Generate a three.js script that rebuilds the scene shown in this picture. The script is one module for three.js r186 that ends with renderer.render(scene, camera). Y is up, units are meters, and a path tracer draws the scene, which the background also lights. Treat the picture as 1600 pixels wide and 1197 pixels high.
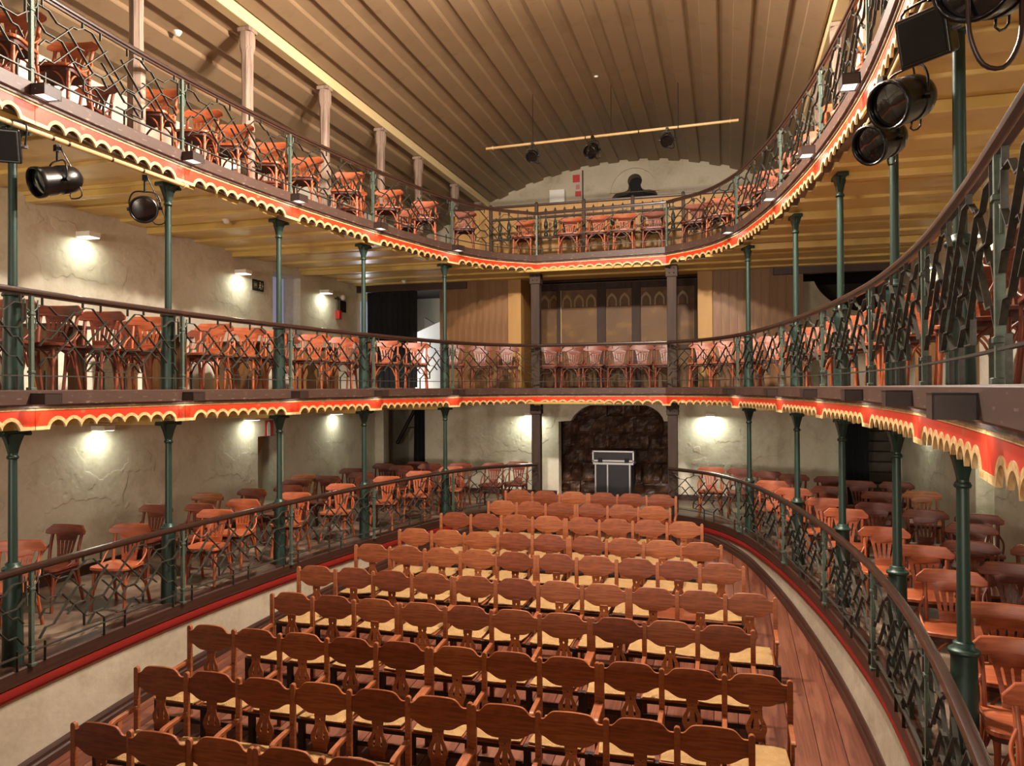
import * as THREE from 'three';
import { RoundedBoxGeometry } from 'three/addons/geometries/RoundedBoxGeometry.js';
import { mergeGeometries, toCreasedNormals } from 'three/addons/utils/BufferGeometryUtils.js';
import { RectAreaLightUniformsLib } from 'three/addons/lights/RectAreaLightUniformsLib.js';

// ------------------------------------------------------------------ camera, exposure, large lights
// x = across the hall, y = up (0 = lower gallery floor), z = minus the depth v measured from the stage edge.
const scene = new THREE.Scene();
scene.background = new THREE.Color(0x000000);
const camera = new THREE.PerspectiveCamera(2 * Math.atan(598.5 / 1193.9) * 180 / Math.PI, 1600 / 1197, 0.05, 100);
camera.position.set(2.436, 2.5, 0);
camera.rotation.set(0.0068, 0.2715, -0.005, 'YXZ');
const renderer = new THREE.WebGLRenderer();
renderer.toneMapping = THREE.LinearToneMapping;
renderer.toneMappingExposure = 1.08;
renderer.shadowMap.enabled = true;
RectAreaLightUniformsLib.init();
const POWER = { wall: 175, upperWall: 120, ledge: 18, stage: 150, house: 165 };
const HOUSEWARM = new THREE.Color(1.0, 0.86, 0.74);
const STAGEWARM = new THREE.Color(1.0, 0.84, 0.70);
const LAMPWHITE = new THREE.Color(0.96, 1.0, 0.80);
const LEDGEWHITE = new THREE.Color(1.0, 0.95, 0.82);

// ------------------------------------------------------------------ helpers
let seed = 7;
const rnd = () => { seed = (seed * 1664525 + 1013904223) >>> 0; return seed / 4294967296; };
const rr = (a, b) => a + (b - a) * rnd();
const P3 = (x, y, v) => new THREE.Vector3(x, y, -v);
const used = {};
function numbered(n) { if (!(n in used)) { used[n] = 0; return n; } used[n]++; return n + '_' + String(used[n]).padStart(3, '0'); }
function sh(o) { o.traverse(c => { if (c.isMesh) { c.castShadow = true; c.receiveShadow = true; } }); return o; }
function mesh(name, geo, mat, parent) { const m = new THREE.Mesh(geo, mat); m.name = name; m.castShadow = m.receiveShadow = true; if (parent) parent.add(m); return m; }
function part(name, geo, mat, parent, n) { return mesh(n ? name + '_' + String(n).padStart(3, '0') : name, geo, mat, parent); }
function thing(name, label, category, pos, turn = 0, group) {
  const o = new THREE.Group(); o.name = numbered(name); scene.add(o);
  if (pos) o.position.copy(pos); o.rotation.y = turn; o.userData = { label, category };
  if (group) o.userData.group = group; return o;
}
function single(name, geo, mat, label, category, group) {
  const o = mesh(numbered(name), geo, mat, scene); o.userData = { label, category }; if (group) o.userData.group = group; return o;
}
function struct(name, geo, mat) { const o = mesh(numbered(name), geo, mat, scene); o.userData.kind = 'structure'; return o; }
function structGroup(name) { const o = new THREE.Group(); o.name = numbered(name); o.userData.kind = 'structure'; scene.add(o); return o; }
const ORD = ['first', 'second', 'third', 'fourth', 'fifth', 'sixth', 'seventh', 'eighth', 'ninth', 'tenth', 'eleventh', 'twelfth', 'thirteenth', 'fourteenth', 'fifteenth', 'sixteenth', 'seventeenth', 'eighteenth', 'nineteenth', 'twentieth', 'twenty-first', 'twenty-second', 'twenty-third', 'twenty-fourth', 'twenty-fifth', 'twenty-sixth', 'twenty-seventh', 'twenty-eighth', 'twenty-ninth', 'thirtieth'];
const box = (w, h, d, x = 0, y = 0, z = 0) => new THREE.BoxGeometry(w, h, d).translate(x, y, z);
const rbox = (w, h, d, r, x = 0, y = 0, z = 0) => new RoundedBoxGeometry(w, h, d, 2, r).translate(x, y, z);
// uv in metres from position, by dominant normal
function metricUV(g, k = 1) {
  g = g.index ? g.toNonIndexed() : g; if (!g.attributes.normal) g.computeVertexNormals();
  const p = g.attributes.position, n = g.attributes.normal, uv = new Float32Array(p.count * 2);
  for (let i = 0; i < p.count; i += 3) {
    let ax = 0, ay = 0, az = 0; for (let j = 0; j < 3; j++) { ax += n.getX(i + j); ay += n.getY(i + j); az += n.getZ(i + j); }
    ax = Math.abs(ax); ay = Math.abs(ay); az = Math.abs(az);
    for (let j = 0; j < 3; j++) {
      const x = p.getX(i + j), y = p.getY(i + j), z = p.getZ(i + j);
      const [u, w] = ay > ax && ay > az ? [x, z] : ax > az ? [z, y] : [x, y];
      uv[(i + j) * 2] = u * k; uv[(i + j) * 2 + 1] = w * k;
    }
  }
  g.setAttribute('uv', new THREE.BufferAttribute(uv, 2)); return g;
}
function tube(pts, r, seg = 16, rad = 6, closed = false) { return new THREE.TubeGeometry(new THREE.CatmullRomCurve3(pts, closed, 'centripetal'), seg, r, rad, closed); }
function rod(a, b, r, rad = 8) { return new THREE.TubeGeometry(new THREE.LineCurve3(a, b), 1, r, rad, false); }
const V3 = (x, y, z) => new THREE.Vector3(x, y, z);
function lathe(pts, seg = 12) { return new THREE.LatheGeometry(pts.map(p => new THREE.Vector2(p[0], p[1])), seg); }
function extr(shape, depth, bevel = 0.002, curve = 6) {
  return new THREE.ExtrudeGeometry(shape, { depth, bevelEnabled: bevel > 0, bevelThickness: bevel, bevelSize: bevel, bevelSegments: 1, curveSegments: curve, steps: 1 });
}

// ------------------------------------------------------------------ procedural textures
function makeNoise(sd) {
  const tb = new Float32Array(65536); let s = sd >>> 0 || 1;
  for (let i = 0; i < 65536; i++) { s = (s * 1664525 + 1013904223) >>> 0; tb[i] = s / 4294967296; }
  return (x, y, per) => {
    const xi = Math.floor(x), yi = Math.floor(y), fx = x - xi, fy = y - yi;
    const u = fx * fx * (3 - 2 * fx), w = fy * fy * (3 - 2 * fy);
    const px = per.length ? per[0] : per, py = per.length ? per[1] : per;
    const h = (a, b) => tb[(((a % px) + px) % px * 251 + ((b % py) + py) % py * 7919 + sd * 13) & 65535];
    return (h(xi, yi) * (1 - u) + h(xi + 1, yi) * u) * (1 - w) + (h(xi, yi + 1) * (1 - u) + h(xi + 1, yi + 1) * u) * w;
  };
}
const nA = makeNoise(11), nB = makeNoise(29), nC = makeNoise(53);
function fbm(n, u, w, base, oct, sx = 1, sy = 1) { let a = 0, k = .5, f = base, t = 0; for (let i = 0; i < oct; i++) { a += k * n(u * f * sx, w * f * sy, [Math.max(1, f * sx | 0), Math.max(1, f * sy | 0)]); t += k; k *= .5; f *= 2; } return a / t; }
function tex(size, fn, srgb, rx = 1, ry = 1) {
  const d = new Uint8Array(size * size * 4);
  for (let j = 0; j < size; j++) for (let i = 0; i < size; i++) {
    const c = fn(i / size, j / size), o = (j * size + i) * 4;
    if (typeof c === 'number') { d[o] = d[o + 1] = d[o + 2] = Math.max(0, Math.min(255, c * 255)); }
    else { for (let k = 0; k < 3; k++) d[o + k] = Math.max(0, Math.min(255, c[k] * 255)); }
    d[o + 3] = 255;
  }
  const t = new THREE.DataTexture(d, size, size, THREE.RGBAFormat);
  t.wrapS = t.wrapT = THREE.RepeatWrapping; t.magFilter = THREE.LinearFilter; t.minFilter = THREE.LinearMipmapLinearFilter; t.generateMipmaps = true;
  if (srgb) t.colorSpace = THREE.SRGBColorSpace; t.repeat.set(rx, ry); t.needsUpdate = true; return t;
}
const mix = (a, b, t) => [a[0] + (b[0] - a[0]) * t, a[1] + (b[1] - a[1]) * t, a[2] + (b[2] - a[2]) * t];
const sst = (a, b, x) => { x = Math.max(0, Math.min(1, (x - a) / (b - a))); return x * x * (3 - 2 * x); };
// wood: grain runs along u
function woodTex(a, b, c, rx, ry, sd = nA, vertical = false) {
  return tex(256, (uu, ww) => {
    const u = vertical ? ww : uu, w = vertical ? uu : ww;
    const g = fbm(sd, u, w, 4, 4, 1, 8), s = fbm(nB, u, w, 4, 3), k = fbm(nC, u, w, 32, 2, 1, 2);
    return mix(mix(a, b, sst(.3, .7, g)), c, sst(.55, .8, s) * .6 + (k - .5) * .25);
  }, true, rx, ry);
}
const std = (o) => new THREE.MeshStandardMaterial(o);
const phy = (o) => new THREE.MeshPhysicalMaterial(o);
const M = {};
const bumpFine = tex(256, (u, w) => fbm(nA, u, w, 8, 5), false, 1, 1);
const bumpPlaster = tex(1024, (u, w) => {
  const l = fbm(nA, u, w, 4, 3), m = fbm(nB, u, w, 16, 3), f = fbm(nC, u, w, 64, 3), p = fbm(nB, u, w, 8, 4);
  const peel = sst(.56, .60, p) * (.25 + .5 * m);
  return .5 * l + .25 * m + .10 * f + .28 * peel;
}, false, 1 / 3, 1 / 3);
const colPlaster = tex(1024, (u, w) => {
  const s = fbm(nA, u, w, 4, 5), m = fbm(nC, u, w, 8, 5), f = fbm(nB, u, w, 64, 2);
  let c = mix([.86, .835, .76], [.80, .77, .69], sst(.35, .7, s));
  c = mix(c, [.70, .64, .54], sst(.58, .80, m) * .35);
  return mix(c, [.92, .90, .85], (f - .5) * .5);
}, true, 1 / 3, 1 / 3);
M.plaster = std({ map: colPlaster, bumpMap: bumpPlaster, bumpScale: .024, roughness: .92 });
M.plasterSmooth = std({ color: 0xdad6cf, map: colPlaster, bumpMap: bumpFine, bumpScale: .006, roughness: .9 });
M.white = std({ color: 0xe8e4d8, roughness: .7 });
const colCeil = tex(512, (u, w) => mix(mix([.76, .69, .57], [.71, .635, .52], fbm(nA, u, w, 4, 4)), [.63, .55, .43], sst(.6, .8, fbm(nB, u, w, 8, 4)) * .4), true, .5, .5);
M.vault = std({ color: 0xc2b5a8, map: colCeil, roughness: .5, bumpMap: bumpFine, bumpScale: .002 });
const colUnder = tex(512, (u, w) => mix(mix([.84, .73, .44], [.78, .66, .38], fbm(nA, u, w, 4, 4)), [.66, .54, .30], sst(.6, .8, fbm(nB, u, w, 8, 4)) * .4), true, .5, .5);
M.under = std({ map: colUnder, roughness: .34, bumpMap: bumpFine, bumpScale: .002 });
M.beam = std({ color: 0xdcc795, roughness: .45 });
M.green = std({ color: 0x263b33, roughness: .42, metalness: .25 });
M.greenPale = std({ map: tex(256, (u, w) => mix([.25, .31, .27], [.35, .40, .35], fbm(nA, u, w, 16, 4)), true, 3, 3), roughness: .55, metalness: .2 });
M.iron = std({ map: tex(256, (u, w) => mix([.17, .17, .15], [.29, .28, .245], fbm(nB, u, w, 16, 4)), true, 4, 4), roughness: .5, metalness: .3 });
M.lampBox = std({ color: 0x2c1f1a, roughness: .5 });
M.brownPaint = std({ map: tex(256, (u, w) => mix(mix([.29, .21, .175], [.25, .18, .15], fbm(nA, u, w, 8, 4)), [.55, .50, .45], sst(.66, .78, fbm(nB, u, w, 16, 4)) * .6), true, .8, 3), roughness: .5 });
M.darkBrown = std({ map: woodTex([.25, .16, .12], [.19, .11, .085], [.30, .20, .15], .8, 6), roughness: .42 });
M.rail = phy({ map: woodTex([.22, .145, .115], [.17, .105, .08], [.27, .185, .15], .8, 5), roughness: .32, clearcoat: .5, clearcoatRoughness: .25 });
M.red = std({ map: tex(512, (u, w) => mix(mix([.80, .23, .10], [.74, .18, .08], fbm(nA, u, w, 8, 4)), [.62, .40, .28], sst(.68, .74, fbm(nB, u, w, 16, 4)) * .8), true, .7, .7), roughness: .5 });
M.cream = std({ map: tex(256, (u, w) => mix([.82, .70, .49], [.70, .56, .35], sst(.45, .75, fbm(nB, u, w, 16, 4))), true, 2, 2), roughness: .55 });
M.darkRed = std({ color: 0x8a2018, roughness: .5 });
M.post = std({ map: woodTex([.52, .44, .38], [.42, .35, .30], [.60, .52, .45], 2, .6, nA, true), roughness: .75, bumpMap: bumpFine, bumpScale: .006 });
M.squarePost = std({ map: woodTex([.215, .155, .115], [.175, .12, .09], [.25, .185, .14], 2, .5, nA, true), roughness: .75 });
M.chair = [  // first tone is painted as lit, second as shaded under the galleries
  phy({ map: woodTex([.66, .345, .20], [.57, .275, .15], [.72, .42, .25], 2, 2), roughness: .47, clearcoat: .12, clearcoatRoughness: .35 }),
  phy({ map: woodTex([.48, .225, .135], [.39, .17, .10], [.55, .28, .17], 2, 2, nC), roughness: .47, clearcoat: .12, clearcoatRoughness: .35 }),
  phy({ map: woodTex([.63, .37, .19], [.53, .29, .14], [.70, .44, .25], 2, 2, nB), roughness: .47, clearcoat: .12, clearcoatRoughness: .35 })];
M.seatUnder = std({ color: 0x4a1f14, roughness: .6 });
M.bench = [
  std({ map: woodTex([.55, .30, .17], [.45, .23, .12], [.62, .36, .22], 1.7, 3), roughness: .42 }),
  std({ map: woodTex([.49, .25, .14], [.40, .19, .10], [.57, .31, .18], 1.7, 3, nC), roughness: .42 }),
  std({ map: woodTex([.60, .35, .20], [.51, .27, .15], [.66, .41, .25], 1.7, 3, nB), roughness: .42 })];
M.benchPost = std({ map: woodTex([.62, .37, .23], [.52, .29, .17], [.68, .44, .29], 2, 2), roughness: .4 });
M.benchDark = std({ color: 0x1c110d, roughness: .6 });
M.cushion = [0, 1, 2].map(k => std({ map: tex(256, (u, w) => mix([.69, .56, .37], [.58, .455, .285], fbm([nA, nB, nC][k], u, w, 8, 5)), true, 2, 2), bumpMap: tex(256, (u, w) => .6 * fbm([nA, nB, nC][k], u, w, 4, 3) + .4 * fbm(nC, u, w, 64, 2), false, 1.5, 1.5), bumpScale: .012, roughness: .95 }));
M.floorPlank = [0, 1, 2].map(k => std({ map: woodTex([[.44, .25, .18], [.40, .22, .155], [.47, .28, .20]][k], [[.36, .19, .13], [.33, .17, .12], [.39, .22, .155]][k], [.52, .34, .26], .6, 2, [nA, nB, nC][k]), roughness: .48 }));
M.floorGallery = std({ map: tex(512, (u, w) => mix(mix([.42, .34, .28], [.33, .25, .20], fbm(nA, u, w, 4, 5, 1, 4)), [.60, .54, .47], sst(.55, .75, fbm(nB, u, w, 4, 5)) * .7), true, .5, .5), roughness: .5 });
M.black = std({ color: 0x050506, roughness: .3, metalness: 0 });
M.blackMatte = std({ color: 0x08080a, roughness: .8 });
M.lens = phy({ color: 0x0a0a0c, roughness: .12, clearcoat: 1 });
M.bamboo = std({ map: tex(256, (u, w) => mix([.80, .68, .47], [.68, .54, .34], fbm(nA, u, w, 8, 4)), true, 1, 1), roughness: .45 });
M.tape = std({ color: 0x2a1a16, roughness: .4 });
M.curtain = std({ color: 0x15171c, roughness: .95 });
M.ochre = std({ map: woodTex([.47, .33, .185], [.42, .285, .155], [.51, .37, .215], 1, .4, nA, true), roughness: .5 });
M.ochreWall = std({ map: tex(256, (u, w) => mix([.68, .53, .30], [.61, .46, .25], fbm(nA, u, w, 4, 5)), true, .5, .5), roughness: .6 });
M.gold = std({ map: tex(512, (u, w) => mix(mix([.40, .275, .085], [.30, .195, .055], fbm(nA, u, w, 4, 5)), [.47, .345, .115], sst(.5, .8, fbm(nB, u, w, 8, 4)) * .6), true, .7, .7), roughness: .6 });
M.goldPale = std({ map: tex(256, (u, w) => mix([.54, .42, .21], [.46, .34, .16], fbm(nA, u, w, 16, 4)), true, 2, 2), roughness: .4 });
M.stone = phy({ map: tex(512, (u, w) => mix(mix([.30, .19, .125], [.20, .125, .08], fbm(nA, u, w, 4, 5)), [.37, .25, .16], sst(.5, .8, fbm(nB, u, w, 8, 5))), true, .8, .8), bumpMap: bumpPlaster, bumpScale: .05, roughness: .5, clearcoat: 0 });
M.stoneGrey = std({ map: tex(256, (u, w) => mix([.40, .36, .31], [.30, .26, .22], fbm(nA, u, w, 8, 5)), true, 1, 1), roughness: .8, bumpMap: bumpFine, bumpScale: .01 });
M.alu = std({ color: 0xa8a8aa, roughness: .35, metalness: .8 });
M.caseBlack = std({ color: 0x0b0b12, roughness: .5 });
M.lamp = std({ color: 0xffffff, emissive: new THREE.Color(1, .95, .8), emissiveIntensity: 3.5 });
M.lampHot = std({ color: 0xffffff, emissive: new THREE.Color(1, .97, .86), emissiveIntensity: 1.3 });
M.blueWhite = std({ color: 0xb9bddd, roughness: .8, emissive: new THREE.Color(.30, .34, .55), emissiveIntensity: .35 });  // bluish tint and faint glow stand for daylight in the panes
M.greenUrn = std({ color: 0x2a332c, roughness: .4, metalness: .2 });
M.pale = std({ color: 0xe6e6de, roughness: .6 });
M.redSign = std({ color: 0xb5261c, roughness: .5 });
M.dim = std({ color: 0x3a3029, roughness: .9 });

// ------------------------------------------------------------------ the plan of the horseshoe (column line)
const HALF = [[3.0, -1.2], [3.18, .3], [3.38, 1.6], [3.58, 3.0], [3.73, 4.2], [3.84, 5.39], [3.885, 6.5], [3.88, 7.48], [3.82, 8.5], [3.72, 9.55], [3.58, 10.6], [3.41, 11.63], [3.16, 12.8], [2.84, 13.92], [2.28, 14.98], [1.43, 15.72]];
const DV = .12;
const sideCurve = new THREE.CatmullRomCurve3(HALF.map(p => V3(p[0], 0, p[1])), false, 'centripetal');
const halfPts = sideCurve.getSpacedPoints(220);
const base = [];
for (const p of halfPts) base.push([-p.x, p.z + DV]);
for (let i = 1; i < 24; i++) { const t = i / 24; base.push([-1.43 + 2.86 * t, 15.72 + DV * (1 - 2 * t)]); }
for (let i = halfPts.length - 1; i >= 0; i--) base.push([halfPts[i].x, halfPts[i].z - DV]);
const SL = [0]; for (let i = 1; i < base.length; i++) SL.push(SL[i - 1] + Math.hypot(base[i][0] - base[i - 1][0], base[i][1] - base[i - 1][1]));
const TOTAL = SL[SL.length - 1];
const SEGN = base.map((p, i) => { // mitred inward normals
  const nrm = (a, b) => { const tx = b[0] - a[0], tv = b[1] - a[1], l = Math.hypot(tx, tv); return [tv / l, -tx / l]; };
  const n1 = i > 0 ? nrm(base[i - 1], p) : nrm(p, base[i + 1]), n2 = i < base.length - 1 ? nrm(p, base[i + 1]) : n1;
  const m = [n1[0] + n2[0], n1[1] + n2[1]], l2 = (m[0] * m[0] + m[1] * m[1]) / 2; return [m[0] / l2, m[1] / l2];
});
function at(S, off = 0) {
  S = Math.max(0, Math.min(TOTAL - 1e-6, S)); let a = 0, b = SL.length - 1; while (b - a > 1) { const m = (a + b) >> 1; if (SL[m] <= S) a = m; else b = m; }
  const t = (S - SL[a]) / (SL[a + 1] - SL[a]);
  const n = [SEGN[a][0] * (1 - t) + SEGN[b][0] * t, SEGN[a][1] * (1 - t) + SEGN[b][1] * t];
  return { x: base[a][0] * (1 - t) + base[b][0] * t + n[0] * off, v: base[a][1] * (1 - t) + base[b][1] * t + n[1] * off, n };
}
function sAt(side, v) { // arclength of the column line at depth v on a side (-1 left, 1 right)
  let best = 0, bd = 1e9; for (let i = 0; i < base.length; i++) { if (Math.sign(base[i][0]) !== side || (Math.abs(base[i][0]) < 1.43)) continue; const d = Math.abs(base[i][1] - v); if (d < bd) { bd = d; best = i; } }
  return SL[best];
}
const COLV = [1.25, 3.3, 5.39, 7.48, 9.55, 11.63, 13.92];                       // depths of the iron columns, nearest first
const SC = { '-1': COLV.map(v => sAt(-1, v + DV)), '1': COLV.map(v => sAt(1, v - DV)) };
const SPL = SL[220], SPR = SL[220 + 24];
const BAYS = [];                                                             // consecutive bay ends along the horseshoe
for (const s of SC[-1]) BAYS.push(s); BAYS.push(SPL, SPR); for (const s of [...SC[1]].reverse()) BAYS.push(s);
// sweep a closed (offset, y) profile along the horseshoe
function sweep(prof, S0, S1, crease = .6) {
  const S = [S0]; for (const s of SL) if (s > S0 + .01 && s < S1 - .01) S.push(s); S.push(S1);
  const keep = S.filter((s, i) => i === 0 || i === S.length - 1 || i % 3 === 0 || Math.abs(s - SPL) < .02 || Math.abs(s - SPR) < .02);
  const pos = [], uv = [], idx = []; const n = prof.length; let per = [0]; for (let i = 0; i < n; i++) { const a = prof[i], b = prof[(i + 1) % n]; per.push(per[i] + Math.hypot(a[0] - b[0], a[1] - b[1])); }
  for (const s of keep) for (let i = 0; i <= n; i++) { const q = prof[i % n], a = at(s, q[0]); pos.push(a.x, q[1], -a.v); uv.push(s, per[i]); }
  const w = n + 1;
  for (let k = 0; k < keep.length - 1; k++) for (let i = 0; i < n; i++) { const a = k * w + i, b = a + 1, c = a + w, d = c + 1; idx.push(a, b, c, b, d, c); }
  for (const k of [0, keep.length - 1]) { const f = THREE.ShapeUtils.triangulateShape(prof.map(p => new THREE.Vector2(p[0], p[1])), []); for (const t of f) idx.push(k * w + t[0], k * w + t[k ? 2 : 1], k * w + t[k ? 1 : 2]); }
  const g = new THREE.BufferGeometry(); g.setAttribute('position', new THREE.Float32BufferAttribute(pos, 3)); g.setAttribute('uv', new THREE.Float32BufferAttribute(uv, 2)); g.setIndex(idx); g.computeVertexNormals();
  return toCreasedNormals(g, crease);
}
function ringPoly(off, v0 = -1.0) { const o = []; for (let i = 0; i < base.length; i++) { if (i % 3 && i !== 220 && i !== 244) continue; const x = base[i][0] + SEGN[i][0] * off, v = base[i][1] + SEGN[i][1] * off; if (v > v0) o.push([x, v]); } o.unshift([o[0][0], v0]); o.push([o[o.length - 1][0], v0]); return o; }
function ringXAt(side, v, off) { // x of the offset ring at depth v
  const r = ringPoly(off, -1.1).filter(p => side < 0 ? p[0] < 0 : p[0] > 0); if (side > 0) r.reverse();
  for (let i = 0; i < r.length - 1; i++) if (r[i][1] <= v && r[i + 1][1] >= v) { const t = (v - r[i][1]) / (r[i + 1][1] - r[i][1] + 1e-9); return r[i][0] + (r[i + 1][0] - r[i][0]) * t; }
  return null;
}
const WX = 5.95, VB = 17.4, VT = 20.5, VF = -12;                             // side walls, rear wall, roof end wall, stage end
const L1 = 0, L2 = 2.5, L3 = 5.28;

// ------------------------------------------------------------------ the shell: floors, walls, ceiling
function slab(name, top, thick, off, mat, vEnd) {
  const s = new THREE.Shape(); s.moveTo(-WX, -1); s.lineTo(-WX, vEnd); s.lineTo(WX, vEnd); s.lineTo(WX, -1);
  const r = ringPoly(off); for (let i = r.length - 1; i >= 0; i--) s.lineTo(r[i][0], r[i][1]);
  const g = new THREE.ExtrudeGeometry(s, { depth: thick, bevelEnabled: false }); g.rotateX(-Math.PI / 2); g.translate(0, top - thick, 0); // (x,v)->(x,*, -v)
  return struct(name, metricUV(g), mat);
}
slab('floor_lower_gallery', L1, .12, .16, M.floorGallery, VT);
slab('floor_middle_gallery', L2 - .02, .25, .2, M.floorGallery, VT);
slab('floor_upper_gallery', L3 - .02, .28, .2, M.floorGallery, VT);
const floorY = v => -1.045 + .0653 * (v - 4.88);                                // raked parterre floor
{ // parterre planks
  const g = structGroup('floor');
  const a = Math.atan(.0653), len = 19.2 / Math.cos(a), v0 = -1.6, w = .235;
  const geo = metricUV(box(len, .05, w - .007)); geo.rotateY(Math.PI / 2);
  for (let k = 0; k < 33; k++) { const x = -3.8 + (k + .5) * w; const m = part('plank', geo, M.floorPlank[k * 7 % 3], g, k); const vm = v0 + 9.6; m.position.set(x, floorY(vm) - .025 + (k % 4) * .0006, -vm); m.rotation.x = a; }
}
struct('floor_base', box(9, .1, 21, 0, -1.75, -8), M.dim);
struct('floor_stage', box(11.9, .2, 13.4, 0, .8, 5.3), M.floorPlank[0]);
// white parterre wall under the lower gallery, its skirting and coloured edge
struct('wall_parterre', sweep([[.14, -1.75], [.14, -.2], [.02, -.2], [.02, -1.75]], .3, TOTAL - .3), M.plasterSmooth);
{ // skirting follows the rake
  const S = []; for (let s = .4; s < TOTAL - .4; s += .25) S.push(s);
  const pos = [], idx = [], uv = [];
  const prof = [[.14, 0], [.19, 0], [.19, .07], [.175, .085], [.175, .12], [.155, .15], [.14, .15]];
  S.forEach((s, k) => prof.forEach((q, i) => { const p = at(s, q[0]); pos.push(p.x, floorY(p.v) + q[1], -p.v); uv.push(s, i * .1); }));
  const n = prof.length; for (let k = 0; k < S.length - 1; k++) for (let i = 0; i < n - 1; i++) { const a = k * n + i, b = a + 1, c = a + n, d = c + 1; idx.push(a, b, c, b, d, c); }
  const g = new THREE.BufferGeometry(); g.setAttribute('position', new THREE.Float32BufferAttribute(pos, 3)); g.setAttribute('uv', new THREE.Float32BufferAttribute(uv, 2)); g.setIndex(idx); g.computeVertexNormals();
  struct('baseboard_parterre', toCreasedNormals(g, .5), M.darkBrown);
}
struct('trim_lower_edge', sweep([[.18, .012], [.195, 0], [.195, -.12], [.18, -.13], [.02, -.13], [.02, .012]], .3, TOTAL - .3), M.darkBrown);
struct('trim_lower_red', sweep([[.16, -.13], [.185, -.135], [.19, -.18], [.18, -.215], [.165, -.225], [.165, -.245], [.145, -.25], [.06, -.25], [.06, -.13]], .3, TOTAL - .3), M.darkRed);
for (const [n, y] of [['trim_middle_edge', L2], ['trim_upper_edge', L3]])
  struct(n, sweep([[.27, y + .005], [.285, y - .005], [.285, y - .125], [.275, y - .135], [.262, y - .14], [.262, y - .16], [.1, y - .16], [.1, y + .005]], .2, TOTAL - .2), M.brownPaint);
// side walls with window recesses
function holeRect(s, u0, u1, y0, y1) { const h = new THREE.Path(); h.moveTo(u0, y0); h.lineTo(u0, y1); h.lineTo(u1, y1); h.lineTo(u1, y0); h.lineTo(u0, y0); s.holes.push(h); }
for (const side of [-1, 1]) {
  const s = new THREE.Shape(); s.moveTo(VF - .3, -1.8); s.lineTo(VT + .4, -1.8); s.lineTo(VT + .4, 9.7); s.lineTo(VF - .3, 9.7); s.lineTo(VF - .3, -1.8);
  if (side < 0) { holeRect(s, 12.45, 13.3, .32, 1.62); holeRect(s, 12.95, 13.95, 2.75, 4.78); } else { holeRect(s, 11.75, 12.55, .3, 1.9); }
  const g = extr(s, .55, 0); // shape (v,y) extruded along +z -> place
  g.rotateY(Math.PI / 2); // (v,y,d)->(d,y,-v)
  g.translate(side < 0 ? -WX - .55 : WX, 0, 0);
  struct(side < 0 ? 'wall_left' : 'wall_right', metricUV(g), M.plaster);
  if (side < 0) {
    struct('window_1', box(.06, 1.4, 1.0, -WX - .5, .98, -12.87), M.plasterSmooth);
    struct('window_2', box(.06, 2.2, 1.2, -WX - .42, 3.75, -13.45), M.blueWhite);
  } else struct('window_3', box(.06, 1.8, 1.0, WX + .5, 1.1, -12.15), M.white);
}
{ // splayed soffit of the lower left window recess
  const s = new THREE.Shape(); s.moveTo(12.46, 1.6); s.lineTo(13.28, 1.6); s.lineTo(12.46, .5);
  const g = extr(s, .1, 0); g.rotateY(Math.PI / 2); g.translate(-WX - .46, 0, 0); struct('trim_1', metricUV(g), M.ochreWall);
}
// rear wall, lower and middle storeys
{
  const s = new THREE.Shape(); s.moveTo(-WX, -1.6); s.lineTo(WX, -1.6); s.lineTo(WX, L3 - .1); s.lineTo(-WX, L3 - .1); s.lineTo(-WX, -1.6);
  holeRect(s, -5.72, -4.62, .0, 2.05); holeRect(s, 4.75, 5.9, .0, 2.05);
  { const h = new THREE.Path(); h.moveTo(-1.29, 0); h.lineTo(-1.29, 1.72); h.lineTo(-1.0, 1.74); h.quadraticCurveTo(-.85, 2.02, -.55, 2.1); h.lineTo(.72, 2.1); h.quadraticCurveTo(1.05, 2.0, 1.12, 1.74); h.lineTo(1.3, 1.74); h.lineTo(1.3, 0); h.lineTo(-1.29, 0); s.holes.push(h); }
  holeRect(s, -5.93, 5.93, L2, L3 - .29);
  const g = extr(s, .3, 0); g.translate(0, 0, -VB - .3); struct('wall_rear', metricUV(g), M.plaster);
}
// stair rooms and backing behind the openings
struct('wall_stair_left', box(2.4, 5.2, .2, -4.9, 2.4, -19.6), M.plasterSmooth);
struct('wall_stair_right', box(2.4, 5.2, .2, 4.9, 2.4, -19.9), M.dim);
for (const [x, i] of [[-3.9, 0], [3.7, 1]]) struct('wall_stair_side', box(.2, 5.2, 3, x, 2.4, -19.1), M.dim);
struct('trim_2', box(12, .1, 3.2, 0, L3 - .27, -19), M.dim);
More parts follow.
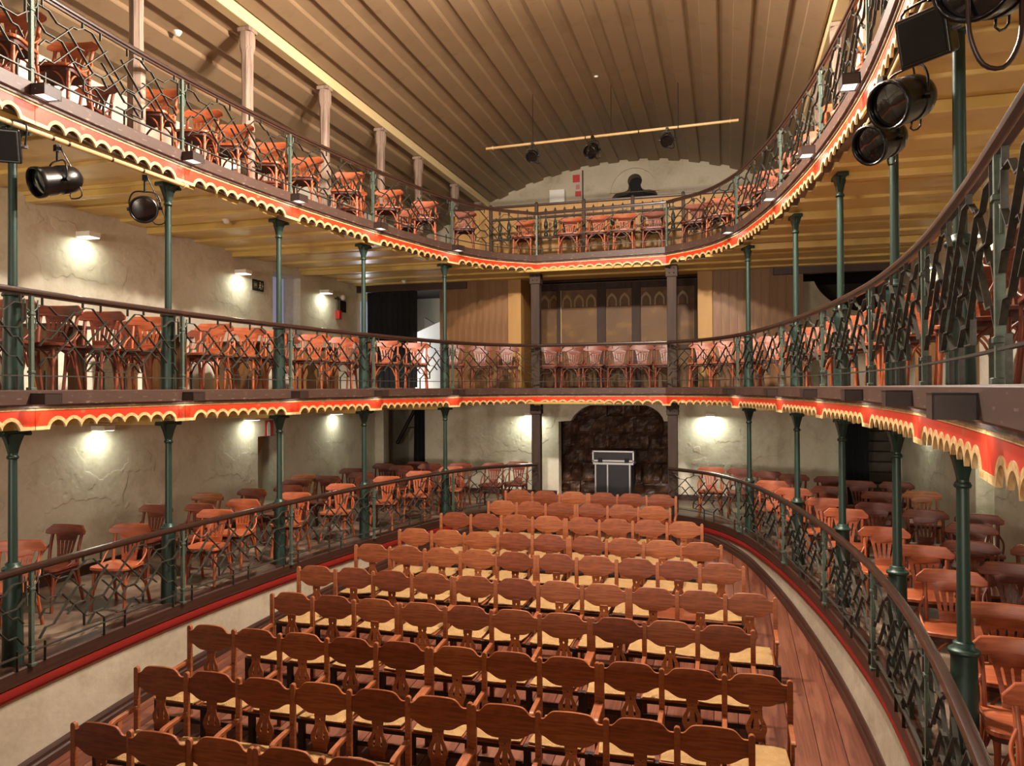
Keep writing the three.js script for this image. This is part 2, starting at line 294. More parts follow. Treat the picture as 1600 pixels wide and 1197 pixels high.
// stone niche: rough blocks
{
  const g = structGroup('wall_niche');
  part('backing', metricUV(box(2.9, 2.6, .3, 0, 1, -18.35)), M.stone, g);
  let k = 0;
  let yy = -.02; for (let r = 0; r < 6; r++) { let x = -1.32; const hh = [.30, .44, .36, .33, .42, .36][r], y0 = yy; yy += hh; while (x < 1.25) { const w = Math.min(rr(.32, .78), 1.36 - x); if (w < .1) break; const b = metricUV(new THREE.BoxGeometry(w - .003, hh - .002, rr(.26, .34), 8, 6, 1)); const p = b.attributes.position; for (let i = 0; i < p.count; i++) { const X = p.getX(i), Y = p.getY(i), Z = p.getZ(i), e = Math.max(Math.abs(X) / (w / 2), Math.abs(Y) / (hh / 2)), q = (nA((X + x) * 4 + 20, (Y + yy) * 4 + 20, 64) - .5) * .16 + (nB((X + x) * 13 + 20, (Y + yy) * 13 + 20, 64) - .5) * .05; if (Z > 0) p.setZ(i, Z + q - .03 * Math.pow(e, 6)); } b.computeVertexNormals(); const m = part('stone_block', b, M.stone, g, k++); m.position.set(x + w / 2, y0 + hh / 2, -18.12 + rr(-.035, .035)); m.rotation.set(rr(-.04, .04), rr(-.05, .05), 0); x += w; } }
}
// middle gallery rear: wooden partitions of tall vertical boards, returns of the centre bay
{
  for (const [x0, x1, nm] of [[-3.86, -1.93, 'left'], [1.9, 3.98, 'right']]) {
    const g = structGroup('wall_partition_' + nm); const n = 13, w = (x1 - x0) / n, H = L3 - .3 - L2;
    const geo = metricUV(rbox(w - .0008, H, .05, .0015)); for (let i = 0; i < n; i++) { const m = part('board', geo, M.ochre, g, i); m.position.set(x0 + (i + .5) * w, L2 + H / 2, -16.52 + (i % 2) * .001); }
    part('return', metricUV(box(.06, H, 1.05, nm === 'left' ? x1 - .03 : x0 + .03, L2 + H / 2, -17.06)), M.ochreWall, g);
    part('frame', rbox(.1, H, .09, .006, nm === 'left' ? x0 + .05 : x1 - .05, L2 + H / 2, -16.5), M.ochre, g, 0);
    part('frame', rbox(.3, H, .07, .006, nm === 'left' ? x1 - .15 : x0 + .15, L2 + H / 2, -16.49), M.ochreWall, g, 1);
  }
}
struct('trim_3', rbox(2.75, .19, .14, .01, -4.58, 4.87, -16.5), M.darkBrown);
struct('trim_4', rbox(2.55, .19, .14, .01, 4.68, 4.88, -16.5), M.darkBrown);
// ceilings
function boardLine(g, x0, x1, v, w, y, proud, k) { const L = x1 - x0; const m = part('ceiling_board', proud ? proudGeo(L, w) : flatGeo(L, w), M.under, g, k); m.position.set((x0 + x1) / 2, y, -v); }
const gcache = {};
function flatGeo(L, w) { L = Math.ceil(L * 20) / 20; return gcache['f' + L + w] ||= metricUV(box(L, .03, w)); }
function proudGeo(L, w) { L = Math.ceil(L * 20) / 20; return gcache['p' + L + w] ||= (() => { const s = new THREE.Shape(); s.moveTo(-w / 2 - .02, 0); s.lineTo(-w / 2 - .006, -.044); s.quadraticCurveTo(-w / 2, -.052, -w / 2 + .012, -.052); s.lineTo(w / 2 - .012, -.052); s.quadraticCurveTo(w / 2, -.052, w / 2 + .006, -.044); s.lineTo(w / 2 + .02, 0); const g = extr(s, L, 0, 3); g.rotateY(Math.PI / 2); g.translate(-L / 2, 0, 0); return metricUV(g); })(); }
for (const [nm, y] of [['ceiling_under_middle', L2 - .285], ['ceiling_under_upper', L3 - .30]]) {
  const g = structGroup(nm); let k = 0;
  for (let i = 0; ; i++) {
    const w = .40, v = -.7 + i * w; if (v > VB - .1) break; const proud = i % 2;
    if (v > 15.35) boardLine(g, -WX, WX, v, w, y, proud, k++);
    else { const a = ringXAt(-1, v, .1), b = ringXAt(1, v, .1); boardLine(g, -WX, a ?? -1.5, v, w, y, proud, k++); boardLine(g, b ?? 1.5, WX, v, w, y, proud, k++); }
  }
  COLV.forEach((v, i) => { for (const s of [-1, 1]) { const x = Math.abs(at(SC[s][i], -.05).x), L = WX - x; const m = part('joist', metricUV(rbox(L, .12, .13, .015)), M.under, g, k++); m.position.set(s * (x + L / 2), y - .07, -(v - s * DV)); } });
}
{ // vault of long boards
  const g = structGroup('ceiling'); const R = 8.9, cy = 8.62 - R, n = 30, a0 = Math.asin(3.86 / R), L = VT - VF;
  const fg = metricUV(box(L, .03, 2 * a0 * R / n + .002)).rotateY(Math.PI / 2), w = 2 * a0 * R / n;
  const s = new THREE.Shape(); s.moveTo(-w / 2 - .03, 0); s.lineTo(-w / 2 - .012, -.06); s.lineTo(-w / 2 + .006, -.072); s.lineTo(w / 2 - .006, -.072); s.lineTo(w / 2 + .012, -.06); s.lineTo(w / 2 + .03, 0);
  let pg = extr(s, L, 0, 1); pg.translate(0, 0, -L / 2); pg = metricUV(pg);
  for (let i = 0; i < n; i++) { const a = -a0 + (i + .5) * 2 * a0 / n; const m = part('ceiling_board', i % 2 ? pg : fg, M.vault, g, i); m.position.set(R * Math.sin(a), cy + R * Math.cos(a), -(VT + VF) / 2); m.rotation.z = -a; }
  let k = n;
  for (const sd of [-1, 1]) for (let i = 0; i < 8; i++) { // sloping aisle ceilings
    const t = (i + .5) / 8, x = 4.03 + 2.05 * t, y = 7.66 - .85 * t; const m = part('ceiling_board', (i % 2 ? pg : fg), M.vault, g, k++); m.position.set(sd * x, y, -(VT + VF) / 2); m.rotation.z = -sd * Math.atan(.85 / 2.05);
  }
  struct('unseen_ceiling_deck', box(13.4, .15, VT - VF + 1, 0, 9.2, -(VT + VF) / 2), M.dim);  // unseen deck above the boards, closing the roof against stray light
}
for (const s of [-1, 1]) struct(s < 0 ? 'trim_eaves_left' : 'trim_eaves_right', metricUV(rbox(.17, .27, VT - VF, .012, s * 3.97, 7.695, -(VT + VF) / 2)), M.beam);
// roof end wall with the keyhole-shaped opening, ochre parapet
{
  const s = new THREE.Shape(); s.moveTo(-6.5, 5); s.lineTo(6.5, 5); s.lineTo(6.5, 9.6); s.lineTo(-6.5, 9.6); s.lineTo(-6.5, 5);
  const h = new THREE.Path(), cx = .16, cy = 8.02; h.moveTo(cx - .62, 7.2); h.lineTo(cx - .62, 7.55); h.quadraticCurveTo(cx - .58, 7.74, cx - .36, 7.74); h.quadraticCurveTo(cx - .17, 7.74, cx - .165, 7.87); h.absarc(cx, cy, .19, Math.PI * 1.2, -Math.PI * .2, true); h.quadraticCurveTo(cx + .17, 7.74, cx + .34, 7.76); h.quadraticCurveTo(cx + .60, 7.76, cx + .60, 7.55); h.lineTo(cx + .6, 7.2); h.lineTo(cx - .62, 7.2); s.holes.push(h);
  const g = extr(s, .4, 0, 10); g.translate(0, 0, -VT - .4); struct('wall_roof_end', metricUV(g), M.plasterSmooth);
  struct('dark_backing_4', box(2, 1.6, .05, .1, 7.7, -VT - .5), M.blackMatte);  // black sheet standing for the dark behind the keyhole opening
  const e = new THREE.Shape(); e.absellipse(.14, 7.72, .66, .68, 0, Math.PI, false); const hh = new THREE.Path(); hh.absellipse(.14, 7.72, .62, .64, 0, Math.PI, false); e.holes.push(hh);
  struct('half_ring_5', extr(e, .03, .004, 16).translate(0, 0, -VT + .005), M.plasterSmooth);  // thin half-ellipse ring over the keyhole opening
}
{
  const g = structGroup('wall_parapet'); const n = 11, w = 7.8 / n; const geo = metricUV(box(w - .004, 1.5, .06));
  for (let i = 0; i < n; i++) { const m = part('panel', geo, M.ochreWall, g, i); m.position.set(-3.9 + (i + .5) * w, L3 + .74, -VB - .03); }
  part('cap', rbox(7.9, .05, .12, .01, 0, L3 + 1.51, -VB), M.darkBrown, g);
}
struct('wall_front', box(13.4, 11.5, .3, 0, 3.9, -VF + .15), M.dim);
struct('wall_under_stage', box(11.9, 2.5, .2, 0, -.5, -1.2), M.dim);
for (const s of [-1, 1]) { // baseboards of the lower gallery
  struct('baseboard_' + (s < 0 ? 'left' : 'right'), rbox(.03, .14, 24, .006, s * (WX - .015), .07, -5.2), M.darkBrown);
}
for (const [x0, x1] of [[-4.6, -1.33], [1.33, 4.72]]) struct('baseboard_rear', rbox(x1 - x0, .12, .06, .006, (x0 + x1) / 2, .06, -VB + .03), M.darkBrown);
struct('trim_8', metricUV(rbox(.12, 2.0, .36, .01, 1.27, 1, -VB - .15)), M.squarePost);
struct('hidden_window_5', box(.04, 2.0, .75, -5.93, 3.6, -17.0), M.blueWhite);  // window mostly hidden behind the curtain, glowing as daylight
{ const l = new THREE.RectAreaLight(new THREE.Color(.86, .92, 1), 14, .7, 1.9); l.position.set(-5.9, 3.6, -17.0); l.rotation.y = -Math.PI / 2; l.name = 'light'; scene.add(l); }  // light of the hidden window, placed to brighten the stair parapet

// ------------------------------------------------------------------ scalloped valances
function valance(S0, S1, yTop, label, group) {
  const L = S1 - S0, fl = .165, n = Math.max(6, Math.round((L - 2 * fl) / .196)), w = (L - 2 * fl) / n, H = .20, A = .088, b = .033, off = .245;
  const yb = s => { if (s < fl || s > L - fl) return -H; const u = ((s - fl) / w) % 1; const e = Math.pow(Math.abs(Math.sin(Math.PI * u)), .5); const edge = Math.min(s - fl, L - fl - s); return -H + A * e + (edge > w && e < .25 ? 0.004 : 0); };
  const N = Math.round(L / .0085), ss = []; for (let i = 0; i <= N; i++) ss.push(L * i / N);
  const low = ss.map(yb), ins = ss.map((s, i) => { let m = -H + b; const k = Math.ceil(b / (L / N)); for (let j = -k; j <= k; j++) { const q = i + j; if (q < 0 || q > N) continue; const d = j * L / N; if (Math.abs(d) <= b) m = Math.max(m, low[q] + Math.sqrt(b * b - d * d)); } return Math.min(m, -.03); });
  const strip = (f0, f1, o0, o1) => { // closed strip between two heights, front at o0, back at o1
    const pos = [], uv = [], idx = [];
    ss.forEach((s, i) => { for (const [o, y] of [[o0, f1[i]], [o0, f0[i]], [o1, f0[i]], [o1, f1[i]]]) { const p = at(S0 + s, o); pos.push(p.x, yTop + y, -p.v); uv.push(S0 + s, y + (o === o1 ? .05 : 0)); } });
    for (let i = 0; i < N; i++) for (let j = 0; j < 4; j++) { const a = i * 4 + j, c = i * 4 + (j + 1) % 4, d = a + 4, e = c + 4; idx.push(a, c, d, c, e, d); }
    const g = new THREE.BufferGeometry(); g.setAttribute('position', new THREE.Float32BufferAttribute(pos, 3)); g.setAttribute('uv', new THREE.Float32BufferAttribute(uv, 2)); g.setIndex(idx); g.computeVertexNormals(); return toCreasedNormals(g, .7);
  };
  const t = thing('valance_board', label, 'valance', null, 0, group);
  part('panel', strip(ins.map(v => v - .008), ss.map(() => -.012), off - .004, off - .02), M.red, t);
  part('border', strip(low, ins, off, off - .022), M.cream, t);
  part('top_band', strip(ss.map(() => -.022), ss.map(() => .0), off + .002, off - .02), M.cream, t);
}
for (let i = 0; i < BAYS.length - 1; i++) {
  const a = BAYS[i] + .003, b = BAYS[i + 1] - .003;
  const idx = i;
  valance(a, b, L2 - .16, `red scalloped board with cream edging, middle gallery, ${nameBay(idx)}`);
  valance(a, b, L3 - .16, `red scalloped board with cream edging, upper gallery, ${nameBay(idx)}`);
}
function nameBay(i) { // BAYS[0..6] left columns, 7 = left post, 8 = right post, 9..15 right columns
  if (i < 6) return `${ORD[i]} bay from the stage, left side`;
  if (i === 6) return 'curved bay left of the left square post';
  if (i === 7) return 'straight bay between the two square posts';
  if (i === 8) return 'curved bay right of the right square post';
  return `${ORD[14 - i]} bay from the stage, right side`;
}

// ------------------------------------------------------------------ railings
const LAT = [
  [[.035, .10], [.10, .10], [.147, .20], [.205, .20], [.36, .60], [.42, .60], [.455, .72]],
  [[.035, .10], [.035, .30], [.08, .41], [.174, .41], [.318, .82], [.38, .82], [.43, .93], [.49, .93]],
  [[.30, .0], [.30, .06], [.36, .06], [.58, .62], [.64, .62], [.70, .78], [.70, .93], [.62, .93]],
  [[.42, .40], [.575, .80], [.63, .80], [.68, .93]],
  [[.55, .20], [.70, .60], [.76, .60], [.80, .70]],
  [[.69, .06], [.74, .14], [.765, .14], [.90, .52], [.93, .52], [.96, .62]],
  [[.70, .38], [.745, .38], [.88, .76], [.925, .76], [.96, .88]]];
function ribbon(poly, th, dp, off) { // poly in (S,y); flat bar, thin in the panel plane
  const n = poly.length, pos = [], idx = [];
  for (let i = 0; i < n; i++) {
    const p = poly[i], a = poly[Math.max(0, i - 1)], b = poly[Math.min(n - 1, i + 1)];
    const nn = (q, r) => { const dx = r[0] - q[0], dy = r[1] - q[1], l = Math.hypot(dx, dy) || 1; return [-dy / l, dx / l]; };
    const n1 = i > 0 ? nn(a, p) : nn(p, b), n2 = i < n - 1 ? nn(p, b) : n1; const m = [n1[0] + n2[0], n1[1] + n2[1]], l2 = (m[0] * m[0] + m[1] * m[1]) / 2 || 1;
    const k = Math.min(2, 1 / l2) * th / 2;
    for (const [sg, o] of [[1, dp / 2], [1, -dp / 2], [-1, -dp / 2], [-1, dp / 2]]) { const q = at(p[0] + m[0] * k * sg, off + o); pos.push(q.x, p[1] + m[1] * k * sg, -q.v); }
  }
  for (let i = 0; i < n - 1; i++) for (let j = 0; j < 4; j++) { const a = i * 4 + j, c = i * 4 + (j + 1) % 4, d = a + 4, e = c + 4; idx.push(a, d, c, c, d, e); }
  idx.push(0, 1, 2, 0, 2, 3); const z = (n - 1) * 4; idx.push(z, z + 2, z + 1, z, z + 3, z + 2);
  const g = new THREE.BufferGeometry(); g.setAttribute('position', new THREE.Float32BufferAttribute(pos, 3)); g.setIndex(idx); const h = g.toNonIndexed(); h.computeVertexNormals(); return metricUV(h);
}
const railPost = (() => { // square cast baluster with little brackets
  const g = [box(.034, .86, .034, 0, .43, 0), rbox(.062, .03, .062, .006, 0, .015, 0), rbox(.055, .025, .05, .005, 0, .70, 0), rbox(.05, .025, .05, .005, 0, .17, 0)];
  for (const s of [-1, 1]) g.push(tube([V3(s * .015, .72, 0), V3(s * .06, .75, 0), V3(s * .075, .83, 0)], .008, 6, 5), tube([V3(s * .015, .67, 0), V3(s * .045, .66, 0), V3(s * .045, .56, 0)], .007, 6, 5));
  return mergeGeometries(g.map(q => metricUV(q)));
})();
function railing(y, i0, i1, label, lower) {
  const t = thing('gallery_railing', label, 'railing'); const off = .2, S0 = BAYS[i0], S1 = BAYS[i1], yb = y + .135, yt = y + .87;
  const hr = [[off - .034, yt + .012], [off - .038, yt + .03], [off - .028, yt + .05], [off, yt + .058], [off + .028, yt + .05], [off + .038, yt + .03], [off + .034, yt + .012], [off + .016, yt + .004], [off + .013, yt - .012], [off - .013, yt - .012], [off - .016, yt + .004]];
  part('handrail', sweep(hr, Math.max(.3, S0 - (i0 ? 0 : .6)), S1 + (i1 === BAYS.length - 1 ? .6 : 0), .8), M.rail, t);
  part('bottom_rail', sweep([[off - .014, yb - .006], [off - .014, yb + .006], [off + .014, yb + .006], [off + .014, yb - .006]], S0, S1), M.iron, t);
  let k = 0, f = 0;
  for (let i = i0; i <= i1; i++) {
    if (i0 !== 7 && (i !== 7 && i !== 8 || y === L3)) { const p = at(BAYS[i], off); const m = part('baluster', railPost, M.greenPale, t, i - i0); m.position.set(p.x, y, -p.v); m.rotation.y = Math.atan2(p.n[0], -p.n[1]); }
    if (i === i1) break;
    const L = BAYS[i + 1] - BAYS[i];
    for (const mir of [0, 1]) for (const bar of LAT) part('lattice_bar', ribbon(bar.map(([u, q]) => [BAYS[i] + (mir ? 1 - u : u) * L, yt - .01 - q * (yt - .01 - yb)]), .0075, .026, off + (mir ? .006 : -.006)), M.iron, t, k++);
    for (const u of [.075, .43, .57, .925]) part('foot', ribbon([[BAYS[i] + u * L, y], [BAYS[i] + u * L, yb + .05]], .009, .024, off), M.iron, t, f++);
    for (const u of [.06, .41, .59, .94]) part('hanger', ribbon([[BAYS[i] + u * L, yt], [BAYS[i] + u * L, yt - .085]], .009, .024, off), M.iron, t, f++);
  }
}
const NB = BAYS.length - 1;
railing(L1, 0, 7, 'dark railing of iron lattice along the left side of the lower gallery');
railing(L1, 8, NB, 'dark railing of iron lattice along the right side of the lower gallery');
railing(L2, 0, 7, 'dark railing of iron lattice along the left side of the middle gallery');
railing(L2, 7, 8, 'short straight railing between the two square posts of the middle gallery');
railing(L2, 8, NB, 'dark railing of iron lattice sweeping up the right side of the middle gallery');
railing(L3, 0, 7, 'dark railing of iron lattice along the left side of the upper gallery');
railing(L3, 7, 8, 'short straight lattice railing at the rear of the upper gallery');
railing(L3, 8, NB, 'dark railing of iron lattice along the right side of the upper gallery');

// ------------------------------------------------------------------ iron columns and square posts
function columnProto(h) {
  const c = new THREE.Group();
  part('pedestal', new THREE.CylinderGeometry(.075, .088, .86, 8).translate(0, .43, 0), M.green, c);
  part('ring', lathe([[.0, .86], [.086, .86], [.092, .875], [.086, .89], [.06, .90], [.062, .925], [.045, .935], [0, .935]], 16), M.green, c);
  part('shaft', new THREE.CylinderGeometry(.036, .040, h - .93 - .24, 14).translate(0, .93 + (h - .93 - .24) / 2, 0), M.green, c);
  const y0 = h - .26;
  const cap = [lathe([[.0, y0 - .03], [.045, y0 - .03], [.052, y0 - .015], [.045, y0], [.042, y0 + .005]], 14)];
  const q = new THREE.CylinderGeometry(.098, .046, .2, 4, 6); const p = q.attributes.position; for (let i = 0; i < p.count; i++) { const t = (p.getY(i) + .1) / .2, k = .8 + .2 * t * t; p.setX(i, p.getX(i) * k); p.setZ(i, p.getZ(i) * k); } q.computeVertexNormals(); q.rotateY(Math.PI / 4); q.translate(0, y0 + .1, 0);
  cap.push(q);
  part('capital', mergeGeometries(cap.map(g => metricUV(g))), M.green, c);
  const br = [rbox(.30, .022, .12, .005, 0, h - .045, 0)];
  for (const s of [-1, 1]) br.push(new THREE.CylinderGeometry(.020, .020, .12, 10).rotateX(Math.PI / 2).translate(s * .135, h - .062, 0), tube([V3(s * .135, h - .075, 0), V3(s * .09, h - .07, 0), V3(s * .05, h - .15, 0)], .009, 8, 5));
  part('bracket', mergeGeometries(br.map(g => metricUV(g))), M.green, c);
  return c;
}
const protoCol = { 0: columnProto(2.165), 1: columnProto(2.46) };
for (const lev of [0, 1]) for (const side of [-1, 1]) COLV.forEach((v, i) => {
  if (i < 2) return;
  const c = protoCol[lev].clone(); c.name = numbered('iron_column'); const p = at(SC[side][i], 0); c.position.set(p.x, lev ? L2 : L1, -p.v); c.rotation.y = Math.atan2(p.n[0], -p.n[1]);
  c.userData = { label: `slender dark green iron column on the ${lev ? 'middle' : 'lower'} gallery, ${ORD[i - 2]} from the stage on the ${side < 0 ? 'left' : 'right'}`, category: 'column', group: 'iron columns' }; scene.add(c);
});
for (const side of [-1, 1]) { // the nearest pair outside the frame on the lower storey carries the gallery
  const p = at(side < 0 ? SPL : SPR, 0); const t = thing('square_post', `dark brown square wooden post at the ${side < 0 ? 'left' : 'right'} corner of the rear bay`, 'post', P3(p.x, 0, p.v));
  part('shaft', metricUV(rbox(.19, 4.95, .19, .012, 0, 2.475, 0)), M.squarePost, t);
  let k = 0; for (const y of [2.17, 4.93]) { const c = part('capital', metricUV(rbox(.235, .24, .235, .01, 0, y - .1, 0)), M.squarePost, t, k++); const bolts = []; for (const f of [0, 1, 2, 3]) for (const a of [-.045, .045]) for (const b of [-.045, .045]) bolts.push(new THREE.SphereGeometry(.014, 8, 6).translate(a, y - .1 + b, .117).rotateY(f * Math.PI / 2)); part('bolts', mergeGeometries(bolts), M.blackMatte, c); }
}
// timber posts carrying the roof beam on the upper gallery
for (const s of [-1, 1]) [3.0, 5.1, 7.2, 9.3, 11.45, 13.6, 15.5, 17.85, 19.75].forEach((v, i) => {
  const t = thing('timber_post', `grey worn timber post under the ${s < 0 ? 'left' : 'right'} roof beam, ${ORD[i]} from the stage`, 'post', P3(s * 3.98, L3 - .03, v), 0, 'timber roof posts');
  const pr = [[.08, 0], [.08, .9], [.066, .98], [.062, 1.4], [.068, 1.96], [.085, 2.03], [.088, 2.19], [.08, 2.21], [.08, 2.26]].map(p => new THREE.Vector2(p[0] * 1.25, p[1]));
  part('shaft', metricUV(toCreasedNormals(new THREE.LatheGeometry(pr, 8), .5).rotateY(Math.PI / 8)), M.post, t);
  part('capital', metricUV(rbox(.2, .06, .2, .01, 0, 2.27, 0)), M.post, t);
});

// ------------------------------------------------------------------ lamps
function areaLamp(parent, color, power, w, h, pos, dir) { const l = new THREE.RectAreaLight(color, power, w, h); parent.add(l); l.position.copy(pos); l.lookAt(dir); return l; }
const lampBox = rbox(.2, .07, .23, .008), lampGlow = box(.18, .004, .2);
function wallLamp(x, y, v, nx, nv, label, pw) {
  const t = thing('wall_lamp', label, 'lamp', P3(x + nx * .117, y, v + nv * .117), Math.atan2(nx, -nv), 'small box wall lamps');
  part('housing', lampBox, M.white, t); const d = part('diffuser', lampGlow, M.lamp, t); d.position.y = -.039;
  const l = new THREE.RectAreaLight(LAMPWHITE, pw, .18, .06); l.rotation.x = -Math.PI / 2; l.position.set(0, -.045, .075); t.add(l); l.name = 'light';
}
[5.1, 8.65, 12.1, 15.25].forEach((v, i) => { for (const s of [-1, 1]) wallLamp(s * WX, 1.98, v, -s, 0, `small white box lamp on the ${s < 0 ? 'left' : 'right'} wall of the lower gallery, ${ORD[i]} from the stage`, POWER.wall); });
[4.9, 8.4, 11.85, 14.8].forEach((v, i) => { for (const s of [-1, 1]) wallLamp(s * WX, 4.6, v, -s, 0, `small white box lamp on the ${s < 0 ? 'left' : 'right'} wall of the middle gallery, ${ORD[i]} from the stage`, POWER.wall); });
[5.2, 8.6, 11.6, 15].forEach((v, i) => { for (const s of [-1, 1]) wallLamp(s * WX, 6.45, v, -s, 0, `small white box lamp on the ${s < 0 ? 'left' : 'right'} wall of the upper gallery, ${ORD[i]} from the stage`, POWER.upperWall); });
wallLamp(-1.96, 1.9, VB, 0, -1, 'small white box lamp on the rear wall behind the left square post', POWER.wall * 2.4);
wallLamp(2.13, 1.9, VB, 0, -1, 'small white box lamp on the rear wall right of the dark niche', POWER.wall * 2.4);
// ledge lamps: brown boxes on the gallery edges shining down the valance
for (const [y, nm] of [[L2, 'middle'], [L3, 'upper']]) for (const s of [-1, 1]) COLV.forEach((v, i) => {
  if (i < 1) return; const S = SC[s][i], p = at(S, .285 + .075);
  const t = thing('ledge_lamp', `small dark box lamp on the ${nm} gallery edge, ${ORD[i]} from the stage on the ${s < 0 ? 'left' : 'right'}`, 'lamp', P3(p.x, y - .075, p.v), Math.atan2(p.n[0], -p.n[1]), 'gallery edge lamps');
  const g = [box(.2, .008, .15, 0, .045, 0), box(.2, .1, .008, 0, 0, .071), box(.2, .1, .008, 0, 0, -.071), box(.008, .1, .15, .096, 0, 0), box(.008, .1, .15, -.096, 0, 0)];
  part('housing', mergeGeometries(g), M.lampBox, t);
  const d = part('diffuser', rbox(.17, .012, .12, .004), M.lampHot, t); d.position.y = -.035;
  const l = new THREE.RectAreaLight(LEDGEWHITE, POWER.ledge, .17, .12); l.rotation.x = -Math.PI / 2; l.position.y = -.044; t.add(l); l.name = 'light';
});
// unseen lamps above the frame, lighting the hall; dishes added to shade the vault
for (const [i, x] of [[0, -.2], [1, 1.7]]) {
  const t = thing('unseen_globe_lamp', `unseen globe lamp under the vault, lighting the benches and galleries, ${i ? 'right' : 'left'} of two`, 'lamp', P3(x, 7.35, 8));
  part('globe', new THREE.SphereGeometry(.19, 24, 16), M.lamp, t); part('shade_dish', lathe([[.20, .075], [.62, 0], [.63, .005], [.62, .012], [.20, .09]], 32), M.white, t); part('rod', rod(V3(0, .18, 0), V3(0, Math.sqrt(8.9 * 8.9 - x * x) - .28 - .03 - 7.35, 0), .012), M.darkBrown, t); part('cap', lathe([[0, .17], [.07, .175], [.06, .22], [.015, .25], [0, .25]], 16), M.darkBrown, t);
  const l = new THREE.PointLight(HOUSEWARM, POWER.house, 0, 2); l.shadow.radius = 9; l.name = 'light'; t.add(l); l.castShadow = true;
}
// unseen floodlights behind the viewpoint, lighting the galleries; stage edge shades the front rows
for (const [i, x] of [[0, -2.2], [1, 2.4]]) {
  const t = thing('unseen_stage_floodlight', `unseen large floodlight lighting the galleries, ${i ? 'right' : 'left'} side of the stage behind the viewer`, 'stage light', P3(x, .9, -10));
  part('housing', mergeGeometries([box(1.5, .04, .3, 0, 1.98, 0), box(1.5, .04, .3, 0, .98, 0), box(.04, 1.0, .3, -.75, 1.48, 0), box(.04, 1.0, .3, .75, 1.48, 0), box(1.5, 1.0, .03, 0, 1.48, .15)]), M.black, t);
  part('diffuser', box(1.4, .9, .01, 0, 1.48, -.06), M.lamp, t); part('stand', rod(V3(0, 0, 0), V3(0, 1, 0), .03), M.black, t);
  const l = new THREE.RectAreaLight(STAGEWARM, POWER.stage, 1.4, .9); l.position.set(0, 1.48, -.09); t.add(l); l.name = 'light';
}

